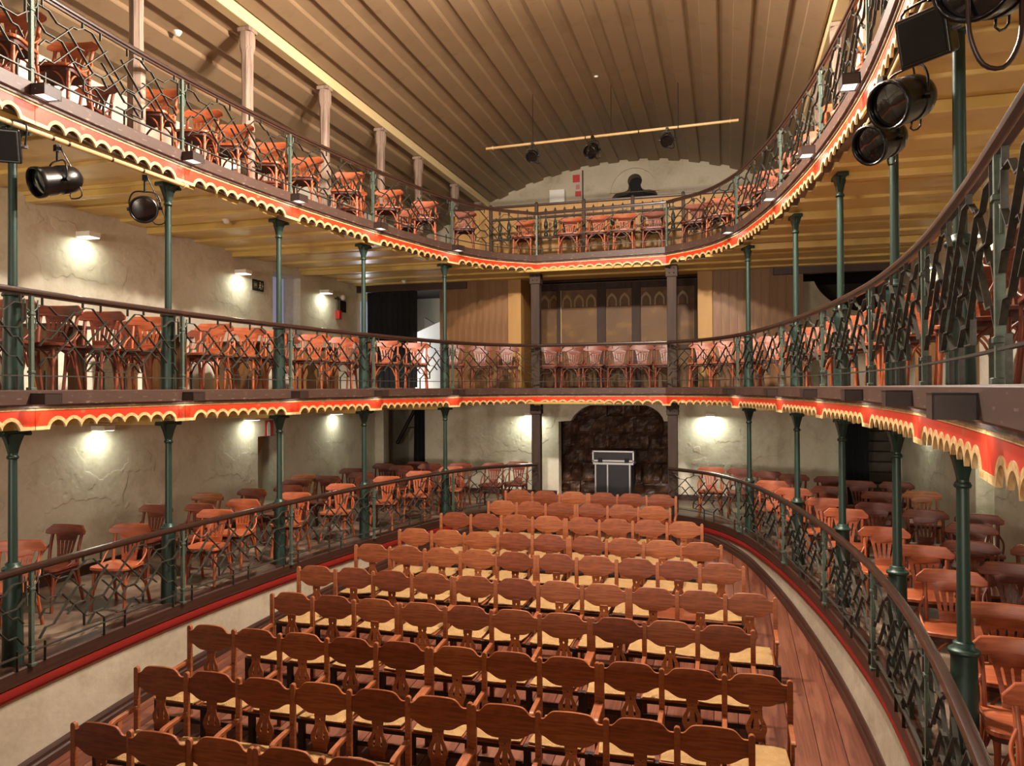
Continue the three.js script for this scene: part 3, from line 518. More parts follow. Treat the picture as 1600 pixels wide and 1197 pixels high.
// ------------------------------------------------------------------ gallery chairs
function chairProto(mat) {
  const c = new THREE.Group();
  { const s = new THREE.Shape(); s.moveTo(-.16, -.19); s.lineTo(.16, -.19); s.quadraticCurveTo(.185, -.18, .19, -.15); s.lineTo(.21, .12); s.quadraticCurveTo(.21, .19, .14, .2); s.quadraticCurveTo(0, .225, -.14, .2); s.quadraticCurveTo(-.21, .19, -.21, .12); s.lineTo(-.19, -.15); s.quadraticCurveTo(-.185, -.18, -.16, -.19);
    const g = extr(s, .022, .005, 5); g.rotateX(Math.PI / 2); g.translate(0, .457, 0); part('seat', metricUV(g), mat, c);
    const f = extr(s, .035, 0, 4); f.scale(.93, .93, 1); f.rotateX(Math.PI / 2); f.translate(0, .43, 0); part('seat_frame', metricUV(f), M.seatUnder, c); }
  let k = 0;
  for (const sx of [-1, 1]) { part('leg', tube([V3(sx * .165, .43, .15), V3(sx * .17, .2, .165), V3(sx * .178, 0, .185)], .0165, 4, 8), mat, c, k++); }
  for (const sx of [-1, 1]) part('leg', tube([V3(sx * .185, 0, -.245), V3(sx * .175, .22, -.19), V3(sx * .17, .45, -.165), V3(sx * .172, .62, -.185), V3(sx * .178, .80, -.235)], .0165, 10, 8), mat, c, k++);
  const bend = (g, amp) => { const p = g.attributes.position; for (let i = 0; i < p.count; i++) { const x = p.getX(i), y = p.getY(i), z = p.getZ(i); p.setXYZ(i, x, y, z + amp * x * x - .185 - Math.max(0, y - .5) * .2); } g.computeVertexNormals(); return g; };
  { // curved top rail with clipped corners, built on a fine grid so that the bend stays smooth
    const N = 24, pos = [], idx = [];
    for (let i = 0; i <= N; i++) {
      const x = -.215 + .43 * i / N, ax = Math.abs(x), yt = .856 - Math.max(0, ax - .16) * 1.0, yb = .75 + Math.max(0, ax - .19) * .5;
      const zc = y => .95 * x * x - .185 - Math.max(0, y - .5) * .2;
      for (const [y, d] of [[yt, .009], [yt - .006, .013], [yb + .006, .013], [yb, .009], [yb, -.009], [yb + .006, -.013], [yt - .006, -.013], [yt, -.009]]) pos.push(x, y, zc(y) + d);
    }
    for (let i = 0; i < N; i++) for (let j = 0; j < 8; j++) { const a = i * 8 + j, c = i * 8 + (j + 1) % 8, d = a + 8, e = c + 8; idx.push(a, c, d, c, e, d); }
    for (const o of [0, N * 8]) for (let j = 1; j < 7; j++) idx.push(o, o + (o ? j + 1 : j), o + (o ? j : j + 1));
    const g = new THREE.BufferGeometry(); g.setAttribute('position', new THREE.Float32BufferAttribute(pos, 3)); g.setIndex(idx); g.computeVertexNormals(); part('top_rail', metricUV(toCreasedNormals(g, .5)), mat, c); }
  { const s = new THREE.Shape(); s.moveTo(-.13, .765); s.lineTo(.13, .765); s.lineTo(.118, .72); s.quadraticCurveTo(.085, .60, .075, .452); s.lineTo(-.075, .452); s.quadraticCurveTo(-.085, .60, -.118, .72); s.lineTo(-.13, .765);
    for (const q of [-.066, -.022, .022, .066]) { const h = new THREE.Path(); const a = q * .78, b = q * 1.08; h.moveTo(a - .0065, .54); h.lineTo(b - .0075, .68); h.lineTo(b, .69); h.lineTo(b + .0075, .68); h.lineTo(a + .0065, .54); h.lineTo(a, .532); h.lineTo(a - .0065, .54); s.holes.push(h); }
    const g = extr(s, .01, 0, 4); part('splat', metricUV(bend(g, .6)), mat, c); }
  k = 0;
  const arch = (a, b, up) => { const pts = []; for (let i = 0; i <= 8; i++) { const t = i / 8, q = a.clone().lerp(b, t); q.y = a.y + up * Math.pow(Math.sin(Math.PI * t), .6); pts.push(q); } return tube(pts, .0105, 14, 6); };
  part('arch_brace', arch(V3(-.155, .22, .16), V3(.155, .22, .16), .19), mat, c, k++);
  part('arch_brace', arch(V3(-.16, .22, -.185), V3(.16, .22, -.185), .19), mat, c, k++);
  for (const sx of [-1, 1]) part('arch_brace', arch(V3(sx * .168, .22, -.17), V3(sx * .165, .22, .15), .19), mat, c, k++);
  k = 0; for (const sx of [-1, 1]) part('hip_brace', tube([V3(sx * .178, .64, -.185), V3(sx * .215, .56, -.13), V3(sx * .205, .47, -.03), V3(sx * .19, .45, .02)], .0105, 10, 6), mat, c, k++);
  return c;
}
const chairP = M.chair.map(chairProto);
for (const c of chairP) for (const m of c.children) { const g = m.geometry; if (m.name === 'top_rail') m.scale.set(1.24, 1.06, 1.1); else if (m.name === 'splat') m.scale.set(1.2, 1.06, 1.1); else m.scale.set(1.14, 1.06, 1.1); }
function chair(lev, x, v, turn, tone, label, group) {
  const c = chairP[tone].clone(); c.name = numbered('bentwood_chair'); c.position.set(x, [L1, L2, L3][lev], -v); c.rotation.y = turn; c.userData = { label, category: 'chair', group }; scene.add(c);
}
const LEVN = ['lower', 'middle', 'upper'];
placed = [];
function clearRail(lev, q) { // gallery chairs keep clear of the railing
  let [x, v, turn, tone] = q; if (!lev) { x = 2.436 + (x - 2.436) * .97; v = v * .97 - .2; }
  let bi = 0, bd = 1e9; base.forEach((b, i) => { const d = Math.hypot(b[0] - x, b[1] - v); if (d < bd) { bd = d; bi = i; } });
  const n = SEGN[bi], o = (x - base[bi][0]) * n[0] + (v - base[bi][1]) * n[1], lim = [-.2, -.2, -.12][lev]; if (o > lim) { x -= n[0] * (o - lim); v -= n[1] * (o - lim); }
  for (let k = 0; k < 12; k++) for (const o of placed) { if (o[0] !== lev) continue; const dx = x - o[1], dv = v - o[2], d = Math.hypot(dx, dv) || 1e-3, gap = .57; if (d < gap) { const m = (gap - d) * .6; x += (Math.abs(dx) < .05 ? Math.sign(x) * .05 : dx) / d * m; v += dv / d * m; } }
  placed.push([lev, x, v]);
  return [x, v, turn, tone];
}
var placed;
function chairSet(lev, list, where, baseTurn, tones) { // list ordered from the stage to the rear
  const l = list.map((q, i) => ({ p: clearRail(lev, q), i })).sort((a, b) => a.p[1] - b.p[1]);
  l.forEach(({ p, i }, k) => { const tone = p[3] ?? tones(i); chair(lev, p[0], p[1], baseTurn + (p[2] ?? rr(-.18, .18)), tone, `${['lit orange brown', 'shaded red brown', 'golden brown'][tone]} bentwood chair, ${LEVN[lev]} gallery, ${where}, ${ORD[k]} from the stage`, `chairs on the ${LEVN[lev]} gallery`); });
}
chairSet(0, [[-4.91, 6.6, .4, 0], [-4.55, 7.75, .15, 0], [-4.2, 8.95, .15, 0], [-4.48, 9.9, .1, 0], [-4.1, 10.75, .15, 0], [-3.93, 11.93, .15, 0], [-3.62, 13.16, .15, 0], [-3.24, 14.1, .15, 0], [-2.74, 14.96, .2, 0]], 'along the left railing', 0, () => 0);
chairSet(0, [[-5.3, 7.5, .05, 1], [-5.42, 9.17, .05, 1], [-4.92, 9.35, -.1, 1], [-5.45, 10.36, .1, 2], [-5.1, 11.0, 0, 1], [-4.75, 11.55, .05, 1], [-5.05, 12.25, .05, 1], [-5.35, 13.1, .1, 2], [-4.8, 12.95, .1, 1], [-4.45, 13.7, .1, 1], [-5.0, 14.3, 0, 1], [-4.75, 15.4, .1, 1], [-4.3, 15.15, .05, 1], [-4.2, 15.95, .1, 1], [-3.8, 15.6, .05, 1], [-3.15, 15.85, .1, 1], [-2.45, 16.05, .05, 1], [-1.72, 15.85, 0, 1]], 'behind the left railing', 0, () => 1);
chairSet(0, [[3.17, 14.06, -.1, 0], [3.47, 13.1, -.12, 0], [3.81, 12.03, -.15, 0], [3.95, 11.04, -.15, 0], [4.18, 9.7, -.12, 0], [4.36, 8.65, -.12, 0], [4.32, 7.55, -.15, 0], [4.4, 6.47, -.1, 0], [4.22, 5.6, -.1, 0], [4.15, 4.75, -.1, 0]], 'along the right railing', 0, () => 0);
chairSet(0, [[2.14, 16.2, -.05, 0], [2.68, 16.07, -.1, 1], [3.2, 15.58, -.15, 1], [3.62, 15.2, -.15, 1], [4.25, 14.98, -.1, 1], [4.05, 13.5, -.1, 1], [4.65, 14.4, -.1, 1], [5.2, 14.34, -.1, 1], [4.73, 12.95, -.1, 1], [4.45, 11.74, -.15, 1], [5.35, 13.17, -.15, 2], [4.95, 11.2, -.15, 1], [5.5, 10.97, -.2, 1], [5.2, 10.16, -.15, 1], [4.87, 9.02, -.15, 1], [5.5, 8.95, -.2, 1], [4.95, 8.0, -.15, 1], [4.95, 6.95, -.15, 1], [5.5, 7.6, -.2, 2]], 'behind the right railing', 0, () => 1);
chairSet(1, [[-4.28, 5.72, .3, 1], [-4.34, 6.32, .25, 1], [-4.36, 6.95, .3, 1], [-4.32, 7.65, .3, 0], [-4.22, 8.75, .25, 0], [-4.2, 9.5, .3, 0], [-4.12, 10.15, .25, 0], [-3.98, 11.0, .3, 0], [-3.86, 11.8, .3, 0], [-3.6, 13.0, .35, 0], [-3.32, 13.75, .35, 0], [-2.92, 14.75, .4, 1], [-2.5, 15.3, .35, 1], [-2.05, 15.75, .3, 1]], 'along the left railing', 0, () => 0);
chairSet(1, [[-5.05, 6.0, .3, 1], [-5.0, 8.05, .2, 1], [-5.1, 9.65, .2, 1], [-4.85, 11.5, .3, 1], [-4.4, 13.5, .3, 1]], 'behind the left railing', 0, () => 1);
[-1.26, -.76, -.26, .25, .75, 1.25].forEach((x, i) => chair(1, x, 16.15 - x * .04 + (i % 2) * .14, rr(-.03, .03), 1, `red brown chair, middle gallery row between the square posts, ${ORD[i]} from the left`, 'chairs on the middle gallery'));
chairSet(1, [[1.98, 15.7, -.1, 0], [2.42, 15.3, -.15, 0], [2.88, 14.75, -.2, 0], [3.2, 14.05, -.25, 0], [3.52, 13.1, -.2, 0], [3.76, 12.15, -.2, 0], [3.94, 11.15, -.2, 0], [4.08, 10.3, -.2, 0], [4.2, 9.45, -.2, 0], [4.25, 8.75, -.15, 0], [4.3, 7.95, -.2, 0], [4.34, 7.0, -.2, 0], [4.34, 6.25, -.2, 1], [4.32, 5.45, -.15, 1], [4.22, 4.7, -.15, 1], [4.1, 3.95, -.1, 1], [4.0, 3.25, -.1, 1], [4.75, 4.3, -.2, 1]], 'along the right railing', 0, () => 0);
chairSet(2, [[-4.07, 5.62, .3, 0], [-4.1, 6.28, .25, 0], [-4.12, 7.6, .3, 0], [-4.08, 8.33, .25, 0], [-4.02, 8.93, .25, 0], [-3.98, 9.75, .3, 0], [-3.86, 10.55, .25, 0], [-3.6, 11.5, .3, 0], [-3.44, 12.75, .3, 0], [-3.12, 13.75, .35, 0], [-2.7, 14.8, .3, 1]], 'along the left railing', 0, () => 0);
chairSet(2, [[-4.75, 6.0, .2, 1], [-4.8, 7.3, .2, 1], [-4.75, 9.3, .2, 1], [-4.55, 10.7, .2, 1], [-4.1, 12.6, .3, 0], [-3.7, 14.2, .3, 0]], 'behind the left railing', 0, () => 1);
[-1.72, -.74, -.14, .43, 1.04].forEach((x, i) => chair(2, x, i ? 15.97 - x * .04 : 15.98, rr(-.06, .06), i === 4 ? 1 : 0, `red brown bentwood chair at the rear of the upper gallery, ${ORD[i]} from the left`, 'chairs on the upper gallery'));
chairSet(2, [[1.88, 15.5, -.2, 1], [2.35, 15.1, -.2, 0], [2.83, 14.3, -.3, 0], [3.16, 13.4, -.3, 0], [3.46, 12.4, -.3, 0], [3.62, 11.5, -.3, 0], [3.85, 10.4, -.3, 0], [4.0, 8.6, -.3, 0], [4.1, 7.75, -.3, 0], [4.1, 6.2, -.3, 0]], 'along the right railing', 0, () => 0);

// tables on the middle gallery
[[-5.1, 7.05], [-5.15, 8.85], [-4.95, 10.55], [-4.75, 12.5], [5.05, 10.45]].forEach(([x, v], i) => {
  const t = thing('cafe_table', i === 4 ? 'wooden table with light cloth behind the right railing of the middle gallery' : `wooden table with panel legs, left side of middle gallery, ${ORD[i]} from the stage`, 'table', P3(x, L2, v), i === 4 ? -.2 : .15);
  part('table_top', rbox(.8, .03, .62, .006, 0, .735, 0), M.darkBrown, t);
  part('cloth', rbox(.6, .006, .5, .002, 0, .753, 0), M.pale, t);
  let k = 0; for (const z of [-.24, .24]) { const s = new THREE.Shape(); s.moveTo(-.33, 0); s.lineTo(-.33, .72); s.lineTo(.33, .72); s.lineTo(.33, 0); s.lineTo(.1, 0); s.lineTo(.1, .2); s.quadraticCurveTo(.06, .28, .06, .32); s.absarc(0, .38, .09, -.6, Math.PI + .6, false); s.quadraticCurveTo(-.06, .28, -.1, .2); s.lineTo(-.1, 0); const g = extr(s, .02, .002, 8); g.translate(0, 0, z); part('leg_panel', metricUV(g), M.ochre, t, k++); }
});

// ------------------------------------------------------------------ parterre benches and cushions
const BW = .54;
const bg = {};
{
  const s = new THREE.Shape(); s.moveTo(-.021, 0); s.lineTo(-.021, .915); s.quadraticCurveTo(-.018, .935, 0, .936); s.quadraticCurveTo(.018, .935, .021, .915); s.lineTo(.021, 0); const g = extr(s, .03, .003, 4); g.translate(0, 0, -.015); bg.post = metricUV(g);
  const b = new THREE.Shape(); const h = BW / 2 - .014; b.moveTo(-h, .765); b.lineTo(-h, .888); b.lineTo(-h + .035, .888); b.bezierCurveTo(-h + .07, .895, -h + .075, .945, -h + .13, .953); b.quadraticCurveTo(0, .966, h - .13, .953); b.bezierCurveTo(h - .075, .945, h - .07, .895, h - .035, .888); b.lineTo(h, .888); b.lineTo(h, .765); b.bezierCurveTo(h - .07, .765, h - .09, .70, h - .18, .698); b.lineTo(-h + .18, .698); b.bezierCurveTo(-h + .09, .70, -h + .07, .765, -h, .765);
  const q = extr(b, .016, .003, 8); q.translate(0, 0, -.008); bg.back = metricUV(q);
  const p = new THREE.Shape(); p.moveTo(-.042, .71); p.quadraticCurveTo(-.055, .69, -.046, .67); p.quadraticCurveTo(-.052, .655, -.042, .64); p.bezierCurveTo(-.04, .58, -.09, .55, -.086, .50); p.bezierCurveTo(-.082, .455, -.055, .45, -.06, .39); p.lineTo(.06, .39); p.bezierCurveTo(.055, .45, .082, .455, .086, .50); p.bezierCurveTo(.09, .55, .04, .58, .042, .64); p.quadraticCurveTo(.052, .655, .046, .67); p.quadraticCurveTo(.055, .69, .042, .71); p.lineTo(-.042, .71);
  const kh = new THREE.Path(); kh.absellipse(0, .648, .011, .016, 0, Math.PI * 2, true); p.holes.push(kh);
  for (const sx of [-1, 1]) { const e = new THREE.Path(); e.moveTo(sx * .016, .60); e.quadraticCurveTo(sx * .05, .55, sx * .045, .50); e.quadraticCurveTo(sx * .035, .47, sx * .024, .50); e.quadraticCurveTo(sx * .02, .55, sx * .016, .60); p.holes.push(e); }
  const r = extr(p, .012, .002, 6); r.translate(0, 0, -.006); bg.splat = metricUV(r);
  const a = new THREE.Shape(); a.moveTo(0, .585); a.lineTo(.27, .565); a.quadraticCurveTo(.335, .56, .335, .535); a.quadraticCurveTo(.325, .515, .30, .525); a.quadraticCurveTo(.28, .54, .25, .54); a.lineTo(0, .555); const t = extr(a, .034, .004, 5); t.rotateY(-Math.PI / 2); t.translate(.017, 0, 0); bg.arm = metricUV(t);
  const u = new THREE.Shape(); u.moveTo(.19, .545); u.quadraticCurveTo(.215, .48, .20, .365); u.lineTo(.255, .365); u.quadraticCurveTo(.262, .48, .235, .545); const w = extr(u, .024, .003, 5); w.rotateY(-Math.PI / 2); w.translate(.012, 0, 0); bg.support = metricUV(w);
  bg.seat = metricUV(rbox(BW - .05, .02, .50, .005, 0, .355, .275));
  bg.leg = metricUV(rbox(.06, .345, .05, .006, 0, .1725, .47));
}
function cushionGeo(sd) {
  const g = new THREE.BoxGeometry(1, 1, 1, 12, 2, 12), p = g.attributes.position;
  for (let i = 0; i < p.count; i++) {
    const x = p.getX(i) * 2, y = p.getY(i) * 2, z = p.getZ(i) * 2; const e = (1 - Math.pow(Math.abs(x), 5)) * (1 - Math.pow(Math.abs(z), 5));
    const n = nA(x * 2 + sd * 7 + 20, z * 2 + sd * 3 + 20, 64) - .5, n2 = nB(x * 5 + sd + 30, z * 5 + 30, 64) - .5;
    p.setXYZ(i, x * .235 * (1 - .03 * z * z + .02 * n), .008 + y * (.006 + .02 * e) + (n * .022 + n2 * .008) * (y > 0 ? 1 : .5) * (.4 + .6 * e) + (sd % 3 === 1 ? .02 * Math.max(0, x * z) : 0), z * .255 * (1 - .03 * x * x + .02 * n));
  }
  g.computeVertexNormals(); return metricUV(toCreasedNormals(g, 1.2));
}
const cushG = [0, 1, 2, 3, 4, 5].map(cushionGeo);
const ROWN = ['front', 'second', 'third', 'fourth', 'fifth', 'sixth', 'seventh', 'eighth', 'ninth', 'rearmost'];
[['front', -2.51, 4.88, [3, 3, 2]], ['second', -2.79, 5.86, [6, 4]], ['third', -3.01, 6.86, [5, 3, 3]], ['fourth', -2.73, 7.95, [3, 4, 3]], ['fifth', -3.0, 8.98, [4, 4, 3]], ['sixth', -2.75, 10.12, [5, 5]], ['seventh', -2.49, 11.08, [5, 4]], ['eighth', -2.24, 12.25, [4, 4]], ['ninth', -1.72, 13.3, [3, 3]], ['rearmost', -1.68, 14.3, [3, 3]]].forEach(([rn, x0, v, units], ri) => {
  let x = x0, seatNo = 0;
  units.forEach((n, ui) => {
    const gap = ui ? .02 : 0; x += gap;
    const t = thing('theatre_bench', `brown wooden ${['', '', 'two', 'three', 'four', 'five', 'six'][n]}-seat theatre bench with scrolled arms, ${rn} row, ${units.length === 2 ? ['left half', 'right half'][ui] : ['left end', 'middle', 'right end'][ui]}`, 'bench', P3(x, floorY(v), v), rr(-.008, .008), 'parterre benches');
    let k = { a: 0 };
    for (let j = 0; j <= n; j++) {
      const px = j * (n * BW - .02) / n;
      for (const [nm, gm, mt] of [['post', bg.post, M.benchPost], ['armrest', bg.arm, M.benchPost], ['arm_support', bg.support, M.benchPost], ['leg', bg.leg, M.benchDark]]) { const m = part(nm, gm, mt, t, j); m.position.x = px; }
      if (j < n) {
        const cx = px + BW / 2 - .01; const mt = M.bench[Math.floor(rnd() * 3)];
        for (const [nm, gm, m2] of [['backrest', bg.back, mt], ['splat', bg.splat, mt], ['seat', bg.seat, mt]]) { const m = part(nm, gm, m2, t, j); m.position.x = cx; if (nm === 'backrest') m.rotation.x = rr(-.02, .02); }
        // loose cushion on this seat
        if (!(rnd() < .03)) {
          const c = mesh(numbered('seat_cushion'), cushG[Math.floor(rnd() * 6)], M.cushion[Math.floor(rnd() * 3)], scene);
          c.position.set(x + cx + rr(-.015, .015), floorY(v) + .374, -v + .285 + rr(-.02, .025)); c.rotation.set(rr(-.02, .04), rr(-.08, .08), rr(-.03, .03));
          c.userData = { label: `flat mustard cushion on the ${ORD[seatNo]} seat from the left in the ${rn} bench row`, category: 'cushion', group: 'bench cushions' };
        }
        seatNo++;
      }
    }
    part('stretcher', rbox(n * BW - .02, .035, .03, .004, (n * BW - .02) / 2, .16, .45), M.benchDark, t, 0);
    part('stretcher', rbox(n * BW - .02, .04, .02, .004, (n * BW - .02) / 2, .325, .50), M.benchDark, t, 1);
    x += n * BW;
  });
});

// ------------------------------------------------------------------ stage lights and their poles
function pole(name, a, b, r, label, tapes, mat) {
  const t = thing(name, label, 'pole'); part('pole', rod(a, b, r, 10), mat, t);
  const d = b.clone().sub(a); let k = 0;
  for (const q of tapes) { const p = a.clone().addScaledVector(d, q), n = d.clone().normalize(); part('tape', rod(p.clone().addScaledVector(n, -.012), p.clone().addScaledVector(n, .012), r * 1.08, 10), M.tape, t, k++); }
  for (const q of [.03, .97]) { const p = a.clone().addScaledVector(d, q); const m = part('ring', new THREE.TorusGeometry(r * 1.5, .004, 6, 16), M.beam, t, k++); m.position.copy(p); m.quaternion.setFromUnitVectors(V3(0, 0, 1), d.clone().normalize()); }
  return t;
}
pole('bamboo_pole', P3(-3.46, 4.80, 4.9), P3(-3.5, 4.835, 7.45), .024, 'pale pole slung under the left edge of the upper gallery', [.02, .27, .34, .55, .72], M.bamboo);
pole('bamboo_pole', P3(3.62, 4.82, 4.6), P3(3.68, 4.82, 7.5), .024, 'pale pole slung under the right edge of the upper gallery', [.1, .4, .7], M.bamboo);
pole('ceiling_pole', P3(-2.33, 7.5, 15.2), P3(2.72, 7.5, 14.9), .028, 'long pale pole hung across the vaulted ceiling at the rear', [.2, .42, .63, .78], M.bamboo);
for (const [x, i] of [[-1.3, 0], [.3, 1], [1.6, 2]]) part('hanger', rod(P3(x, 7.5, 15.1), P3(x, 8.5, 15.1), .006, 5), M.black, scene.getObjectByName('ceiling_pole'), i);
function lantern(pos, dir, r, len, label, topY, yokeCat = 'stage light') {
  const t = thing('stage_lantern', label, yokeCat, pos); const body = new THREE.Group();
  const q = new THREE.Quaternion().setFromUnitVectors(V3(0, 0, 1), dir.clone().normalize());
  const sub = (n, g, m, k) => { const o = part(n, g, m, t, k); o.quaternion.copy(q); return o; };
  sub('housing', metricUV(lathe([[0, -len * .5], [r * .55, -len * .5], [r * .8, -len * .42], [r * .95, -len * .3], [r, -len * .2], [r, -len * .05], [r * .94, -len * .04], [r * .94, len * .12], [r, len * .13], [r, len * .38], [r * 1.06, len * .39], [r * 1.06, len * .5], [r * .93, len * .5], [r * .93, len * .42]], 22).rotateX(Math.PI / 2)), M.black);
  sub('lens', lathe([[0, len * .43], [r * .5, len * .425], [r * .93, len * .40]], 22).rotateX(Math.PI / 2), M.lens);
  sub('knob', mergeGeometries([new THREE.CylinderGeometry(.018, .018, .04, 10).rotateZ(Math.PI / 2).translate(r + .02, 0, 0), new THREE.CylinderGeometry(.018, .018, .04, 10).rotateZ(Math.PI / 2).translate(-r - .02, 0, 0)]), M.black);
  const yaw = Math.atan2(dir.x, dir.z); const H = topY - pos.y;
  const y = part('yoke', mergeGeometries([tube([V3(r + .012, 0, 0), V3(r + .014, r * .7, 0), V3(r * .8, r * 1.25, 0), V3(0, r * 1.35, 0), V3(-r * .8, r * 1.25, 0), V3(-r - .014, r * .7, 0), V3(-r - .012, 0, 0)], .009, 24, 5), rod(V3(0, r * 1.35, 0), V3(0, H, 0), .013, 8), box(.05, .06, .05, 0, H - .03, 0)].map(g => metricUV(g))), M.black, t); y.rotation.y = yaw;
  part('cable', tube([V3(0, 0, 0).addScaledVector(dir, -len * .45), V3(.05, -r * 1.1, -.1), V3(.12, -r * .9, -.16), V3(.1, r * .3, -.12), V3(.02, H, 0)], .007, 24, 5), M.black, t);
  return t;
}
lantern(P3(-3.58, 4.47, 5.75), V3(-.25, -.35, 1), .135, .42, 'black ribbed stage lantern under the left pole, pointing at the stage', 4.8);
lantern(P3(-3.56, 4.45, 6.85), V3(.55, -.3, .8), .135, .26, 'black round stage lantern at the end of the left pole', 4.81);
lantern(P3(3.6, 4.39, 5.55), V3(-.75, -.35, .6), .15, .36, 'upper of two round black stage lanterns under the right pole', 4.8);
lantern(P3(3.58, 4.33, 6.2), V3(-.75, -.4, .6), .14, .32, 'lower of two round black stage lanterns under the right pole', 4.8);
lantern(P3(3.62, 4.36, 3.95), V3(-.6, -.3, .8), .17, .4, 'black stage lantern cut off by the top right corner of the view', 4.8);
{ const t = scene.children[scene.children.length - 1]; part('strap', tube([V3(-.12, -.12, .1), V3(-.11, -.3, .1), V3(-.05, -.42, .08), V3(.03, -.43, .06), V3(.1, -.32, .04), V3(.12, -.12, .02)], .011, 24, 6), M.tape, t); }
lantern(P3(-1.3, 7.22, 15.05), V3(.1, -.5, .9), .11, .26, 'leftmost small black lantern on the rear ceiling pole', 7.5);
lantern(P3(-.05, 7.2, 14.95), V3(-.3, -.6, .8), .13, .28, 'middle small black lantern on the rear ceiling pole', 7.48);
lantern(P3(1.4, 7.25, 14.9), V3(.1, -.5, .9), .12, .26, 'rightmost small black lantern on the rear ceiling pole', 7.49);
function flood(pos, turn, tilt, label, topY) {
  const t = thing('square_floodlight', label, 'stage light', pos, turn);
  const b = part('housing', mergeGeometries([metricUV(rbox(.30, .28, .04, .012, 0, 0, .07)), metricUV(rbox(.26, .24, .12, .02, 0, 0, 0)), metricUV(rbox(.18, .18, .1, .02, 0, .02, -.09))]), M.black, t); b.rotation.x = tilt;
  const f = part('filter', rbox(.26, .24, .01, .004, 0, 0, .092), M.blackMatte, t); f.rotation.x = tilt;
  part('yoke', mergeGeometries([tube([V3(.165, 0, 0), V3(.17, .2, 0), V3(.1, .22, 0), V3(-.1, .22, 0), V3(-.17, .2, 0), V3(-.165, 0, 0)], .009, 20, 5), rod(V3(0, .21, 0), V3(0, topY - pos.y, 0), .014, 8)].map(g => metricUV(g))), M.black, t);
  part('bolt', new THREE.CylinderGeometry(.016, .016, .37, 10).rotateZ(Math.PI / 2), M.alu, t);
}
flood(P3(3.6, 4.53, 4.92), -.75, .25, 'black square floodlight with filter frame under the right pole', 4.82);
flood(P3(-3.5, 4.6, 5.12), .6, .3, 'black square floodlight cut off at the left edge of the view', 4.8);

// ------------------------------------------------------------------ rear of the middle gallery: gilded screen, curtains, stairs
{
  const t = thing('gilded_screen', 'dull gilded wooden screen with pointed arches between the square posts', 'screen', P3(0, L2, 17.42));
  part('backing', metricUV(box(3.72, 2.42, .05, 0, 1.21, 0)), M.gold, t);
  let k = 0; for (const [x, w] of [[-1.26, .1], [-.27, .2], [.52, .2], [1.31, .12], [-1.83, .06], [1.83, .06]]) part('stile', metricUV(rbox(w, 2.4, .05, .008, x, 1.2, .04)), M.squarePost, t, k++);
  part('rail', rbox(3.7, .14, .05, .008, 0, 2.33, .035), M.squarePost, t, 0); part('rail', rbox(3.7, .1, .05, .008, 0, .9, .035), M.squarePost, t, 1);
  k = 0; for (const x of [-1.60, -1.38, -1.07, -.79, -.51, -.03, .26, .74, 1.04, 1.55]) { const w = .115, s = new THREE.Shape(); const A = (s, w, h0, h1) => { s.moveTo(-w, 0); s.lineTo(-w, h0); s.quadraticCurveTo(-w, h0 + (h1 - h0) * .6, 0, h1); s.quadraticCurveTo(w, h0 + (h1 - h0) * .6, w, h0); s.lineTo(w, 0); s.lineTo(-w, 0); }; A(s, w, .12, .30); const h = new THREE.Path(); A(h, w - .035, .1, .23); s.holes.push(h); const g = extr(s, .014, .003, 8); g.translate(x, 1.86, .026); part('lancet_arch', metricUV(g), M.goldPale, t, k++); }
  part('pale_line', box(.012, 2.2, .012, -1.205, 1.15, .07), M.cream, t);  // thin pale line along one stile of the screen
}
function curtainGeo(w, h, folds, amp, flare = 0) {
  const nx = folds * 10, ny = 10, pos = [], uv = [], idx = [];
  for (const d of [0, .012]) for (let j = 0; j <= ny; j++) for (let i = 0; i <= nx; i++) { const u = i / nx, t = j / ny; const a = u * folds * 2 * Math.PI; pos.push((u - .5) * w * (1 + flare * (1 - t)), t * h, amp * Math.sin(a + .6 * Math.sin(a * .37)) * (.6 + .4 * (1 - t)) + amp * .3 * Math.sin(a * .23 + 1) - d); uv.push(u, t); }
  const S = (nx + 1) * (ny + 1); for (let s = 0; s < 2; s++) for (let j = 0; j < ny; j++) for (let i = 0; i < nx; i++) { const a = s * S + j * (nx + 1) + i, b = a + 1, c = a + nx + 1, d = c + 1; if (!s) idx.push(a, b, c, b, d, c); else idx.push(a, c, b, b, c, d); }
  const g = new THREE.BufferGeometry(); g.setAttribute('position', new THREE.Float32BufferAttribute(pos, 3)); g.setAttribute('uv', new THREE.Float32BufferAttribute(uv, 2)); g.setIndex(idx); g.computeVertexNormals(); return g;
}
function curtain(x, y, v, w, h, folds, amp, label, flare) { const t = thing('black_curtain', label, 'curtain', P3(x, y, v)); part('cloth', curtainGeo(w, h, folds, amp, flare), M.curtain, t); part('curtain_rod', rod(V3(-w / 2 - .05, h + .01, 0), V3(w / 2 + .05, h + .01, 0), .012), M.darkBrown, t); }
curtain(-5.12, L2 + .03, 16.62, 1.28, 2.25, 9, .035, 'wide black curtain in the left rear opening of the middle gallery');
curtain(-4.76, .02, 17.5, .34, 2.02, 4, .03, 'narrow dark curtain at the left stair opening of the lower gallery', .25);
curtain(5.06, .02, 17.5, .58, 2.02, 5, .03, 'dark curtain at the right stair opening of the lower gallery');
